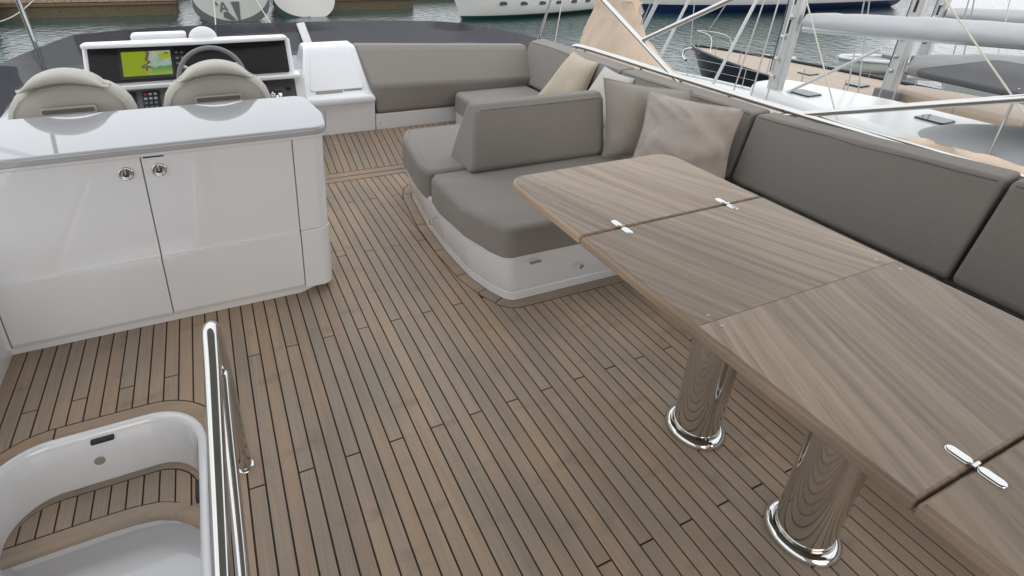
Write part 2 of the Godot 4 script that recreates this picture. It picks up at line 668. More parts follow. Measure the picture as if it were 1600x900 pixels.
# boards that follow an outline: between p and p moved out by w, cut at the given fractions
func ring_boards(parent: Node3D, p: PackedVector2Array, w: float, from_i: int, to_i: int, per: int, u0: float, u1: float, called := "margin_board", xf := plan()) -> void:
	var n := p.size()
	var o := PackedVector2Array()
	for i in n:
		var t := (p[(i + 1) % n] - p[(i - 1 + n) % n]).normalized()
		o.append(p[i] + Vector2(t.y, -t.x) * w)
	var i := from_i
	while i < to_i:
		var j: int = min(i + per, to_i)
		var q := PackedVector2Array()
		for k in range(i, j + 1):
			q.append(p[posmod(k, n)])
		for k in range(j, i - 1, -1):
			q.append(o[posmod(k, n)])
		# leave a seam at both ends
		var c := q.size()
		var d0 := (q[1] - q[0]).normalized() * GAP * 0.5
		q[0] += d0; q[c - 1] += d0
		var h := c / 2
		var d1 := (q[h - 2] - q[h - 1]).normalized() * GAP * 0.5
		q[h - 1] += d1; q[h] += d1
		var g := Geo.new()
		g.uvr = PI / 2
		g.uvo = Vector2(rng.randf_range(2.2, 2.5), rng.randf_range(0.9, 1.6))
		g.slab(q, u0, u1, xf)
		part(parent, called, g, M.teak[rng.randi() % 6])
		i = j

func build_deck() -> void:
	well = rp([[-0.845, 0.30], [-0.18, 0.30], [-0.18, 1.722], [-0.845, 1.722]], [0.1, 0.1, 0.19, 0.19], 12)
	bench = rp([[1.06, 2.35], [1.075, 2.08], [1.115, 1.93], [1.165, 1.822], [2.5, 1.80], [2.5, 3.2], [1.17, 3.18], [1.115, 3.05], [1.068, 2.65]], [0.5, 0.3, 0.3, 0.07, 0.03, 0.03, 0.06, 0.3, 0.5], 7)
	if Geometry2D.is_polygon_clockwise(well): well.reverse()
	if Geometry2D.is_polygon_clockwise(bench): bench.reverse()
	var deck := setting("deck")
	var wo := off_poly(well, 0.052)
	var bo := off_poly(bench, 0.055)
	# black sealant bed under the planks, open over the stairs
	var g := Geo.new()
	for q in [[[-0.95, -2.2], [2.6, -2.2], [2.6, 0.30], [-0.95, 0.30]], [[-0.17, 0.30], [2.6, 0.30], [2.6, 1.72], [-0.17, 1.72]], [[-0.95, 1.72], [2.6, 1.72], [2.6, 3.6], [-0.95, 3.6]], [[-0.95, 0.30], [-0.85, 0.30], [-0.85, 1.72], [-0.95, 1.72]]]:
		g.slab(pv(q), -0.06, -0.0032, plan())
	for s in [[-0.18, 1.722, -1.0, 1.0], [-0.845, 1.722, 1.0, 1.0]]:      # corner fillets of the opening
		var c := PackedVector2Array()
		var cx: float = s[0] + s[2] * 0.19
		var cy: float = s[1] - 0.19
		c.append(Vector2(s[0], s[1]))
		for i in 9:
			var a := PI / 2 * i / 8.0
			c.append(Vector2(cx - s[2] * 0.19 * cos(a), cy + 0.19 * sin(a)))
		g.slab(c, -0.06, -0.0033, plan())
	part(deck, "sealant", g, M.caulk)
	lay_planks(deck, -18, 38, -1.6, 3.44, [off_poly(wo, GAP), off_poly(bo, GAP)], 1.895, plan())
	ring_boards(deck, well, 0.052, 0, well.size(), 13, -0.016, 0.0004)
	# the bench's boards: only the free sides
	var nb := bench.size()
	ring_boards(deck, off_flat(bench, 0.003), 0.052, 0, nb, 8, -0.016, 0.0004)
	for s in [[3.446, 3.512, 0.0], [3.518, 3.585, 0.003]]:
		for c in [[-0.9, 0.62], [0.626, 1.25], [1.256, 1.90]]:
			var b := Geo.new()
			b.uvr = PI / 2
			b.uvo = Vector2(3.9, 1.2 + rng.randf())
			b.slab(pv([[c[0], s[0]], [c[1], s[0]], [c[1], s[1]], [c[0], s[1]]]), -0.016, s[2], plan())
			part(deck, "margin_board", b, M.teak[rng.randi() % 6])
	# teak ramp up to the helm level
	var ramp := setting("ramp")
	var k := 0.31
	var xf := Transform3D(Basis(Vector3(1, 0, 0), Vector3(0, k, -1), Vector3(0, 1, 0)), V(0, 3.59, 0.004))
	var rb := Geo.new()
	rb.slab(pv([[0.40, 0.0], [2.0, 0.0], [2.0, 0.46], [0.40, 0.46]]), -0.03, -0.0032, xf)
	part(ramp, "sealant", rb, M.caulk)
	for kk in range(8, 37):
		var x0 := PX0 + kk * PITCH + GAP / 2
		var b := Geo.new()
		b.uvo = Vector2(-x0 + rng.randf() * 0.9, rng.randf() * 2.0)
		b.slab(pv([[x0, 0.0], [x0 + PITCH - GAP, 0.0], [x0 + PITCH - GAP, 0.455], [x0, 0.455]]), -0.02, rng.randf_range(-0.0006, 0.0004), xf)
		part(ramp, "plank", b, M.teak[rng.randi() % 6])
	var hp := setting("helm_platform")
	part(hp, "moulding", block(-0.93, 0.40, 2.74, 4.6, -0.05, 0.13, 0.01), M.gel_matt)

func off_flat(p: PackedVector2Array, d: float) -> PackedVector2Array:
	var n := p.size()
	var o := PackedVector2Array()
	for i in n:
		var t := (p[(i + 1) % n] - p[(i - 1 + n) % n]).normalized()
		o.append(p[i] + Vector2(t.y, -t.x) * d)
	return o

func build_stairs() -> void:
	var s := setting("stairwell")
	# lip and wall, a ring of sections from the deck down
	var prof := [[0.0, -0.012], [0.0, 0.002], [-0.003, 0.008], [-0.010, 0.011], [-0.020, 0.009], [-0.027, 0.0], [-0.030, -0.012], [-0.034, -0.05], [-0.045, -0.21], [-0.06, -0.6], [-0.07, -1.5]]
	var nc := well.size()
	var g := Geo.new()
	for i in prof.size():
		var d := Vector2(prof[min(i + 1, prof.size() - 1)][0] - prof[max(i - 1, 0)][0], prof[min(i + 1, prof.size() - 1)][1] - prof[max(i - 1, 0)][1]).normalized()
		var ring := off_flat(well, prof[i][0])
		for j in nc:
			var tg := (well[(j + 1) % nc] - well[(j - 1 + nc) % nc]).normalized()
			g.add(V(ring[j].x, ring[j].y, prof[i][1]), V(tg.y * d.y, -tg.x * d.y, -d.x).normalized())
	for i in prof.size() - 1:
		for j in nc:
			var a := i * nc + j
			var b := i * nc + (j + 1) % nc
			g.tri(a, b, a + nc); g.tri(b, b + nc, a + nc)
	part(s, "wall", g, M.gel)
	for k in 4:
		var u := -0.20 - 0.21 * k
		var fy := 1.515 - 0.22 * k
		var bk := 1.682 - 0.22 * k if k > 0 else 1.683
		var inner := off_flat(well, -0.046 - 0.006 * k)
		# outline of the tread: the well cut off at the nosing, which bends aft at the starboard end
		var cut := PackedVector2Array()
		cut.append(Vector2(-1.2, 2.2)); cut.append(Vector2(0.2, 2.2))
		for q in [[0.2, 0.75], [-0.10, 1.26], [-0.20, 1.385], [-0.25, 1.437], [-0.30, 1.475], [-0.36, 1.502], [-0.44, 1.514], [-0.52, 1.516], [-1.2, 1.512]]:
			cut.append(Vector2(q[0], q[1] - 0.22 * k))
		var full: PackedVector2Array = Geometry2D.intersect_polygons(inner, cut)[0]
		if k > 0:
			var lim := pv([[-2, -2], [2, -2], [2, bk + 0.05], [-2, bk + 0.05]])
			full = Geometry2D.intersect_polygons(full, lim)[0]
		var tread := Node3D.new()
		tread.name = "tread"
		s.add_child(tread, true)
		base_of[tread] = base_of[s]
		var bed := Geo.new()
		bed.slab(full, u - 0.03, u - 0.0035, plan())
		part(tread, "sealant", bed, M.caulk)
		# short planks between a board that follows the wall and the nosing
		var front := PackedVector2Array([Vector2(-1.2, -2), Vector2(0.4, -2)])
		for i in range(2, cut.size()):
			front.append(cut[i] + Vector2(0.0, 0.019))
		var back_board := PackedVector2Array()
		var field := PackedVector2Array()
		for q in full:
			back_board.append(q + Vector2(-0.004, -0.024)); field.append(q + Vector2(-0.007, -0.029))
		for kk in range(-17, -2):
			var x0 := PX0 + kk * PITCH + GAP / 2 + 0.012
			var strip := pv([[x0, -1.0], [x0 + PITCH - GAP, -1.0], [x0 + PITCH - GAP, 2.0], [x0, 2.0]])
			for q in Geometry2D.intersect_polygons(strip, field):
				for q2 in Geometry2D.intersect_polygons(q, full):
					for q3 in Geometry2D.clip_polygons(q2, front):
						if Geometry2D.is_polygon_clockwise(q3): continue
						var b := Geo.new()
						b.uvo = Vector2(-x0 + rng.randf() * 0.9, 0.8 + rng.randf())
						b.slab(q3, u - 0.016, u, plan())
						part(tread, "plank", b, M.teak[rng.randi() % 6])
		for q in Geometry2D.clip_polygons(full, back_board):
			if Geometry2D.is_polygon_clockwise(q): continue
			for q2 in Geometry2D.clip_polygons(q, front):
				if Geometry2D.is_polygon_clockwise(q2): continue
				var b := Geo.new()
				b.uvr = PI / 2
				b.uvo = Vector2(2.6, 1.5)
				b.slab(q2, u - 0.016, u + 0.0003, plan())
				part(tread, "margin_board", b, M.teak[4])
		# solid rounded nosing
		var nose := []
		for i in range(2, cut.size()):
			var c: Vector2 = cut[i]
			if c.x < -0.86 or c.x > -0.17:
				c = Vector2(clampf(c.x, -0.83, -0.17), c.y)
			nose.append(c)
		var nr := []
		for q in [[0.015, 0.0], [-0.004, 0.0], [-0.018, -0.004], [-0.027, -0.014], [-0.029, -0.026], [-0.022, -0.040], [-0.008, -0.048], [0.02, -0.05]]:
			var row := PackedVector3Array()
			for i in nose.size():
				var t: Vector2 = (nose[min(i + 1, nose.size() - 1)] - nose[max(i - 1, 0)]).normalized()
				var o := Vector2(-t.y, t.x)
				if o.y < 0: o = -o
				var c: Vector2 = nose[i] + o * q[0]
				row.append(V(c.x, c.y, u + q[1]))
			nr.append(row)
		var ng := Geo.new()
		ng.grid(nr, false, 1.0)
		for i in ng.v.size():
			if ng.n[i].dot(Vector3(0, 0.6, 1.0)) < 0 and i < ng.v.size() - 2 * nose.size(): ng.n[i] = -ng.n[i]
			ng.uv[i] = Vector2(ng.v[i].z * 1.0 + ng.v[i].y, ng.v[i].x + 1.5)
		ng.ix = PackedInt32Array()
		for i in nr.size() - 1:
			for j in nose.size() - 1:
				var a := i * nose.size() + j
				ng.tri(a, a + 1, a + nose.size()); ng.tri(a + 1, a + 1 + nose.size(), a + nose.size())
		part(tread, "nosing", ng, M.teak[3])
		# riser below the nosing
		var rr := []
		for uu in [u - 0.045, u - 0.13, u - 0.212]:
			var row := PackedVector3Array()
			for i in nose.size():
				row.append(V(nose[i].x, nose[i].y + 0.012 + 0.03 * (u - uu), uu))
			rr.append(row)
		var rg := Geo.new()
		rg.grid(rr, false, 1.0)
		part(s, "riser", rg, M.gel)
		var lg := Geo.new()
		lg.lathe([Vector2(0.0, 0.006), Vector2(0.015, 0.006), Vector2(0.017, 0.004), Vector2(0.018, 0.0)], frame(V(-0.54, 1.527 - 0.22 * k + 0.003, u - 0.158), V(0, -1, 0.05)), 20)
		part(s, "courtesy_light", lg, M.lamp_glass)
	var l0 := Geo.new()
	l0.lathe([Vector2(0.0, 0.006), Vector2(0.015, 0.006), Vector2(0.017, 0.004), Vector2(0.018, 0.0)], frame(V(-0.535, 1.6865, -0.108), V(0, -1, 0.07)), 20)
	part(s, "courtesy_light", l0, M.lamp_glass)
	part(s, "latch_plate", block(-0.545, -0.475, 1.678, 1.696, -0.028, -0.012, 0.004), M.black_matt)
	part(s, "latch_plate", block(-0.222, -0.196, 1.33, 1.40, -0.040, -0.014, 0.004), M.black_matt)

func build_handrail() -> void:
	var t := thing("handrail", "polished steel handrail sloping down beside the sunken stairs", "handrail", V(-0.07, 1.38, 0))
	var top := smooth([V(-0.07, 1.38, 0.0), V(-0.078, 1.382, 0.30), V(-0.086, 1.384, 0.50), V(-0.092, 1.375, 0.565), V(-0.096, 1.335, 0.578), V(-0.102, 1.22, 0.513), V(-0.125, 0.86, 0.314), V(-0.150, 0.50, 0.115), V(-0.155, 0.44, 0.075), V(-0.155, 0.42, 0.0)], 8)
	part(t, "top_rail", pipe(top, 0.0215, 18), M.steel)
	part(t, "lower_rail", pipe(smooth([V(-0.082, 1.37, 0.405), V(-0.086, 1.30, 0.385), V(-0.094, 0.92, 0.172), V(-0.112, 0.62, 0.0)], 6), 0.0165, 14), M.steel)
	for q in [V(-0.07, 1.38, 0), V(-0.155, 0.42, 0), V(-0.112, 0.62, 0)]:
		var g := Geo.new()
		g.lathe([Vector2(0.030, 0.0), Vector2(0.030, 0.002), Vector2(0.027, 0.005), Vector2(0.0225, 0.007), Vector2(0.021, 0.007)], frame(q, Vector3.UP), 24)
		part(t, "base_flange", g, M.steel)

func build_cabinet() -> void:
	var t := thing("wet_bar_cabinet", "glossy white double-door cabinet with chrome latches behind the helm seats", "cabinet", V(-0.24, 2.45, 0))
	var g := Geo.new()
	g.prism(rect(-0.94, 2.262, 0.405, 2.70, 0.05, 6), 0.03, 0.80, 0.003, 0.003, plan(), 2)
	part(t, "carcass", g, M.gel_matt)
	g = Geo.new()
	g.prism(rp([[-0.94, 2.252], [0.27, 2.252], [0.36, 2.30], [0.36, 2.68], [-0.94, 2.68]], [0.0, 0.1, 0.05, 0.02, 0.0]), 0.0, 0.05, 0.003, 0.003, plan(), 2)
	part(t, "plinth", g, M.gel)
	# doors: the lower half stands a little proud of the upper
	var prof := rp([[2.262, 0.036], [2.262, 0.790], [2.236, 0.790], [2.2370, 0.3425], [2.2255, 0.3400], [2.230, 0.060], [2.240, 0.036]], [0.0, 0.0, 0.004, 0.001, 0.002, 0.006, 0.004], 4)
	var doors := []
	for d in [[-0.865, -0.2875], [-0.2835, 0.280]]:
		g = Geo.new()
		g.prism(prof, d[0], d[1], 0.0025, 0.0025, side_x(), 2)
		doors.append(part(t, "door", g, M.gel))
	for q in [[doors[0], -0.343], [doors[1], -0.229]]:
		g = Geo.new()
		var f := frame(V(q[1], 2.236, 0.726), V(0, -1, 0.0), Vector3.RIGHT)
		g.lathe([Vector2(0.027, 0.0), Vector2(0.0275, 0.004), Vector2(0.025, 0.008), Vector2(0.021, 0.009), Vector2(0.019, 0.006), Vector2(0.016, 0.005), Vector2(0.0, 0.005)], f, 28)
		part(q[0], "latch", g, M.steel)
		g = Geo.new()
		g.lathe([Vector2(0.011, 0.004), Vector2(0.011, 0.013), Vector2(0.009, 0.015), Vector2(0.0, 0.015)], f, 20)
		part(q[0], "push_button", g, M.dash)
		g = Geo.new()
		g.prism(rect(-0.003, 0.0, 0.003, 0.022, 0.002, 3), 0.008, 0.017, 0.001, 0.001, f, 2)
		part(q[0], "latch_lever", g, M.steel)
	# end panels round the corners
	for s in [[0.284, 0.424, 1], [-0.95, -0.869, 0]]:
		g = Geo.new()
		var rr := [0.0, 0.055, 0.0, 0.0] if s[2] == 1 else [0.03, 0.0, 0.0, 0.0]
		g.prism(rp([[s[0], 2.236], [s[1] - (0.004 if s[2] == 1 else 0.0), 2.236], [s[1] - (0.004 if s[2] == 1 else 0.0), 2.70], [s[0], 2.70]], rr, 8), 0.346, 0.790, 0.003, 0.003, plan(), 2)
		g.prism(rp([[s[0], 2.229], [s[1] - (0.0035 if s[2] == 1 else 0.0), 2.229], [s[1] - (0.0035 if s[2] == 1 else 0.0), 2.70], [s[0], 2.70]], rr, 8), 0.036, 0.345, 0.004, 0.006, plan(), 4)
		part(t, "end_panel", g, M.gel)
	g = Geo.new()
	g.prism(rp([[-0.96, 2.226], [0.425, 2.226], [0.43, 2.70], [-0.96, 2.70]], [0.02, 0.05, 0.05, 0.02]), 0.786, 0.806, 0.006, 0.006, plan(), 3)
	part(t, "counter_flange", g, M.gel)
	g = Geo.new()
	g.prism(rp([[-0.96, 2.213], [0.40, 2.213], [0.432, 2.25], [0.452, 2.42], [0.425, 2.70], [0.38, 2.735], [-0.96, 2.735]], [0.02, 0.05, 0.10, 0.2, 0.05, 0.05, 0.02]), 0.804, 0.838, 0.014, 0.006, plan(), 5)
	part(t, "countertop", g, M.counter)
	part(t, "vent_slot", block(-0.277, -0.205, 2.233, 2.24, 0.779, 0.784, 0.001), M.black_matt)
	g = Geo.new()
	g.lathe([Vector2(0.0, 0.003), Vector2(0.004, 0.003), Vector2(0.006, 0.0)], frame(V(-0.893, 2.2245, 0.062), V(0, -1, 0)), 12)
	part(t, "screw", g, M.steel_dull)

func helm_seat(x: float, label: String, t0: Node3D) -> Node3D:
	if t0 != null:
		var c: Node3D = t0.duplicate()
		c.name = numbered("helm_chair")
		add_child(c)
		c.position = V(x, 3.12, 0.13)
		c.set_meta("label", label)
		return c
	var t := thing("helm_chair", label, "chair", V(x, 3.12, 0.13), "helm seats behind the console")
	var half := [[0.235, 0.42], [0.258, 0.55], [0.266, 0.68], [0.262, 0.765], [0.246, 0.815], [0.215, 0.862], [0.165, 0.898], [0.10, 0.921], [0.03, 0.93]]
	var o := PackedVector2Array()
	for q in half: o.append(Vector2(x + q[0], q[1]))
	half.reverse()
	for q in half: o.append(Vector2(x - q[0], q[1]))
	var g := Geo.new()
	g.prism(o, 2.93, 3.06, 0.045, 0.05, side_f(), 6)
	g.warp(func(p: Vector3) -> Vector3: return p + Vector3(0, 0, -0.30 * (p.x - x) * (p.x - x) - 0.10 * (p.y - 0.6)))
	var back := part(t, "backrest", g, M.seat_skin)
	# piping set in from the rim
	var path := []
	for i in o.size():
		var q := Vector2(x, 0.62) + (o[i] - Vector2(x, 0.62)) * Vector2(0.90, 0.93)
		var f := 2.927
		path.append(V(q.x, f, q.y) + Vector3(0, 0, -0.30 * (q.x - x) * (q.x - x) - 0.10 * (q.y - 0.6)))
	g = Geo.new()
	g.tube(path, 0.0035, 6)
	part(back, "piping", g, M.seat_skin)
	# slot in the back
	g = Geo.new()
	g.prism(rect(x - 0.110, 0.750, x + 0.110, 0.822, 0.012, 4), 2.910, 2.93, 0.002, 0.004, side_f(), 2)
	g.prism(rect(x - 0.100, 0.760, x + 0.100, 0.812, 0.010, 4), 2.908, 2.912, 0.001, 0.001, side_f(), 2)
	part(back, "grab_slot", g, M.seat_skin)
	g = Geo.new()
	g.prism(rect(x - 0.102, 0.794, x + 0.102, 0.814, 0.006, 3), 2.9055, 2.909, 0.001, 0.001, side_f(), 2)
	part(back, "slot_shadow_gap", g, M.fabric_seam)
	# head bolster, a flattened roll along the top
	var rows := []
	for i in 33:
		var a := sin(lerpf(-PI / 2, PI / 2, i / 32.0))
		var cx := x + 0.168 * a
		var cz := 0.953 - 0.052 * a * a
		var e: float = sqrt(maxf(0.0, 1.0 - pow(absf(a), 9.0)))
		var row := PackedVector3Array()
		for j in 16:
			var b := TAU * j / 16.0
			var q := Vector2(signf(cos(b)) * pow(absf(cos(b)), 0.8), signf(sin(b)) * pow(absf(sin(b)), 0.8))
			row.append(V(cx - 0.020 * a * q.y, 2.945 + 0.075 * q.x * maxf(e, 0.02), cz + 0.008 + 0.030 * q.y * maxf(e, 0.02)))
		rows.append(row)
	g = Geo.new()
	g.grid(rows, true, 1.0)
	fix_out(g, V(x, 2.945, 0.93))
	part(t, "head_bolster", g, M.seat_skin)
	g = Geo.new()
	g.prism(rect(x - 0.25, 3.04, x + 0.25, 3.50, 0.10, 6), 0.52, 0.64, 0.04, 0.03, plan(), 5)
	part(t, "seat_cushion", g, M.seat_skin)
	g = Geo.new()
	g.lathe([Vector2(0.16, 0.0), Vector2(0.16, 0.012), Vector2(0.15, 0.02), Vector2(0.055, 0.03), Vector2(0.055, 0.03), Vector2(0.055, 0.40)], frame(V(x, 3.24, 0.13), Vector3.UP), 24)
	part(t, "pedestal", g, M.steel)
	return t

func fix_out(g: Geo, c: Vector3) -> void:   # closed, roughly convex round c: normals outwards
	for i in g.n.size():
		if g.n[i].dot(g.v[i] - c) < 0: g.n[i] = -g.n[i]
	var k := g.ix
	g.ix = PackedInt32Array()
	for i in range(0, k.size(), 3):
		g.tri(k[i], k[i + 1], k[i + 2])

func chart_texture() -> ImageTexture:
	var im := Image.create(160, 92, false, Image.FORMAT_RGB8)
	var f := noise(8, 0.03, 3)
	for y in 92:
		for x in 160:
			var c := Color(0.62, 0.70, 0.05)
			var edge := 82.0 + 14.0 * f.get_noise_2d(3.0, y * 1.6)
			if x > edge:
				c = Color(0.62, 0.74, 0.66).lerp(Color(0.74, 0.80, 0.72), 0.5 + f.get_noise_2d(x, y))
				if y > 58 + 8 * f.get_noise_2d(x, 9) and x > edge + 4:
					c = Color(0.36, 0.62, 0.36).lerp(Color(0.62, 0.72, 0.30), clampf((y - 62) / 22.0, 0, 1))
				if Vector2((x - 138) / 20.0, (y - 20) / 12.0).length() < 1.0: c = Color(0.66, 0.74, 0.08)
				if Vector2((x - 146) / 9.0, (y - 9) / 5.0).length() < 1.0: c = Color(0.78, 0.42, 0.12)
			if absf(x - edge - 3.0 * sin(y * 0.35)) < 5.0 and y < 64: c = Color(0.45, 0.36, 0.28)
			if Vector2(x - 66, y - 58).length() < 6.0: c = Color(0.10, 0.45, 0.45)
			if Vector2((x - 76) / 5.0, (y - 66) / 8.0).length() < 1.0: c = Color(0.55, 0.34, 0.22)
			im.set_pixel(x, y, c)
	return ImageTexture.create_from_image(im)

func build_console() -> void:
	var t := thing("helm_console", "white helm console with black instrument panel and lit chart screen", "console", V(-0.08, 4.0, 0.13))
	var g := Geo.new()
	g.prism(rp([[3.86, 0.13], [4.28, 0.13], [4.28, 0.62], [4.02, 0.90], [3.93, 0.915], [3.80, 0.705], [3.785, 0.665], [3.86, 0.64]], [0.0, 0.0, 0.05, 0.03, 0.02, 0.01, 0.01, 0.02]), -0.685, 0.545, 0.02, 0.02, side_x(), 4)
	part(t, "body", g, M.gel)
	g = Geo.new()      # brow along the top
	g.prism(rp([[-0.685, 3.86], [-0.08, 3.835], [0.525, 3.86], [0.515, 3.965], [-0.675, 3.965]], [0.03, 0.8, 0.03, 0.03, 0.03], 8), 0.908, 0.934, 0.012, 0.008, plan(), 4)
	part(t, "brow", g, M.gel)
	g = Geo.new()      # ledge under the panel
	g.prism(rp([[-0.72, 3.74], [0.575, 3.74], [0.575, 3.84], [-0.72, 3.84]], 0.02), 0.672, 0.702, 0.012, 0.01, plan(), 4)
	part(t, "ledge", g, M.gel)
	# instrument panel in the frame of the sloping face: a = x, b = up the slope
	var up := V(0, 0.13, 0.21).normalized()
	var xf := Transform3D(Basis(Vector3.RIGHT, up, Vector3.RIGHT.cross(up)), V(0, 3.80, 0.705))
	g = Geo.new()
	g.prism(rect(-0.655, 0.0, 0.51, 0.238, 0.015, 4), -0.01, 0.007, 0.003, 0.002, xf, 2)
	var pnl := part(t, "instrument_panel", g, M.black)
	g = Geo.new()
	g.prism(rect(-0.495, 0.015, -0.19, 0.212, 0.008, 3), 0.005, 0.011, 0.002, 0.001, xf, 2)
	var bez := part(t, "chart_plotter", g, M.black_matt)
	g = Geo.new()
	var s0 := g.v.size()
	for q in [[-0.478, 0.035, 0, 1], [-0.205, 0.035, 1, 1], [-0.205, 0.192, 1, 0], [-0.478, 0.192, 0, 0]]:
		g.add(xf * Vector3(q[0], q[1], 0.0125), xf.basis.z, Vector2(q[2], q[3]))
	g.tri(s0, s0 + 1, s0 + 2); g.tri(s0, s0 + 2, s0 + 3)
	var sm := mat(Color(0.08, 0.08, 0.08), 0.2)
	sm.emission_enabled = true
	sm.emission_texture = chart_texture()
	sm.emission = Color.WHITE
	sm.emission_operator = BaseMaterial3D.EMISSION_OP_MULTIPLY
	sm.emission_energy_multiplier = 0.42
	part(bez, "chart_screen", g, sm)
	for r in 4:
		for c in 2:
			g = Geo.new()
			g.prism(rect(-0.178 + 0.03 * c, 0.17 - 0.036 * r, -0.160 + 0.03 * c, 0.182 - 0.036 * r, 0.003, 3), 0.006, 0.011, 0.001, 0.001, xf, 2)
			part(pnl, "key", g, M.grey_plastic)
	g = Geo.new()
	g.prism(rect(0.24, 0.02, 0.49, 0.215, 0.006, 3), 0.005, 0.010, 0.002, 0.001, xf, 2)
	part(pnl, "dark_screen", g, M.black)
	# lower dash, sloping to the seats
	var up2 := V(0, 0.10, 0.17).normalized()
	var lf := Transform3D(Basis(Vector3.RIGHT, up2, Vector3.RIGHT.cross(up2)), V(0, 3.70, 0.49))
	g = Geo.new()
	g.prism(rect(-0.74, 0.0, 0.60, 0.205, 0.01, 3), -0.08, 0.0, 0.004, 0.002, lf, 2)
	var dash := part(t, "lower_dash", g, M.gel_matt)
	g = Geo.new()
	g.prism(rect(-0.60, 0.01, -0.17, 0.195, 0.008, 3), -0.003, 0.003, 0.002, 0.001, lf, 2)
	part(dash, "switch_plate", g, M.grey_plastic)
	for q in [[-0.56, -0.43], [-0.395, -0.30]]:
		g = Geo.new()
		g.prism(rect(q[0], 0.03, q[1], 0.18, 0.008, 3), 0.002, 0.016, 0.004, 0.001, lf, 3)
		part(dash, "radio", g, M.black_matt)
	g = Geo.new()
	g.prism(rect(-0.545, 0.06, -0.455, 0.16, 0.004, 3), 0.015, 0.018, 0.001, 0.001, lf, 2)
	part(dash, "small_screen", g, M.black)
	for r in 4:
		for c in 3:
			g = Geo.new()
			g.prism(rect(-0.388 + 0.028 * c, 0.150 - 0.028 * r, -0.370 + 0.028 * c, 0.165 - 0.028 * r, 0.003, 3), 0.015, 0.020, 0.001, 0.001, lf, 2)
			part(dash, "button", g, M.red if r == 0 and c == 0 else (M.pale_button if r < 2 else M.grey_plastic))
	g = Geo.new()
	g.prism(rect(0.23, 0.01, 0.535, 0.195, 0.008, 3), -0.003, 0.004, 0.002, 0.001, lf, 2)
	part(dash, "throttle_plate", g, M.dash)
	for q in [[0.40, 0.085], [0.30, 0.10]]:
		g = Geo.new()
		var o := lf * Vector3(q[0], q[1], 0.0)
		g.lathe([Vector2(0.045, 0.0), Vector2(0.042, 0.02), Vector2(0.03, 0.036), Vector2(0.0, 0.042)], frame(o, lf.basis.z), 18)
		part(dash, "throttle_boss", g, M.steel)
		g = Geo.new()
		g.tube([o + lf.basis.z * 0.03, o + lf.basis.z * 0.085 + up2 * 0.01], 0.010, 10)
		g.tube([o + lf.basis.z * 0.085 + up2 * 0.01 - Vector3(0.025, 0, 0), o + lf.basis.z * 0.085 + up2 * 0.01 + Vector3(0.025, 0, 0)], 0.014, 10)
		part(dash, "throttle_lever", g, M.black)
	g = Geo.new()
	g.lathe([Vector2(0.016, 0.0), Vector2(0.016, 0.012), Vector2(0.012, 0.015), Vector2(0.0, 0.015)], frame(lf * Vector3(0.485, 0.13, 0.003), lf.basis.z), 16)
	part(dash, "knob", g, M.black)
	# steering wheel
	var wc := V(0.02, 3.56, 0.755)
	var ax := V(0, -1.0, 0.42).normalized()
	var wf := frame(wc, ax, Vector3.RIGHT)
	g = Geo.new()
	var ring := []
	for i in 41:
		ring.append(wf * Vector3(0.185 * cos(TAU * i / 40.0), 0.185 * sin(TAU * i / 40.0), 0.0))
	g.tube(ring, 0.014, 10)
	var wh := part(t, "steering_wheel", g, M.wheel_rim)
	for a in [0.5, PI - 0.5, -PI / 2]:
		g = Geo.new()
		g.tube([wf * Vector3(0.04 * cos(a), 0.04 * sin(a), -0.03), wf * Vector3(0.18 * cos(a), 0.18 * sin(a), 0.0)], 0.009, 8)
		part(wh, "spoke", g, M.steel)
	g = Geo.new()
	g.lathe([Vector2(0.05, -0.05), Vector2(0.05, -0.02), Vector2(0.035, -0.01), Vector2(0.0, -0.008)], wf, 20)
	g.tube([wc - ax * 0.04, wc - ax * 0.22], 0.03, 12)
	part(wh, "hub", g, M.black_matt)
	g = Geo.new()
	g.prism(rp([[-0.43, 4.06], [-0.10, 4.06], [-0.10, 4.17], [-0.43, 4.17]], 0.03), 0.74, 0.952, 0.02, 0.0, plan(), 4)
	part(t, "top_fairing", g, M.gel)
	g = Geo.new()
	var pr := []
	for i in 9:
		pr.append(Vector2(0.088 * cos(PI / 2 * i / 8.0), 0.020 + 0.075 * sin(PI / 2 * i / 8.0)))
	pr.push_front(Vector2(0.088, 0.0))
	pr.push_front(Vector2(0.088, -0.12))
	g.lathe(pr, frame(V(0.0, 4.05, 0.895), Vector3.UP), 28)
	part(t, "antenna_dome", g, M.gel_matt)

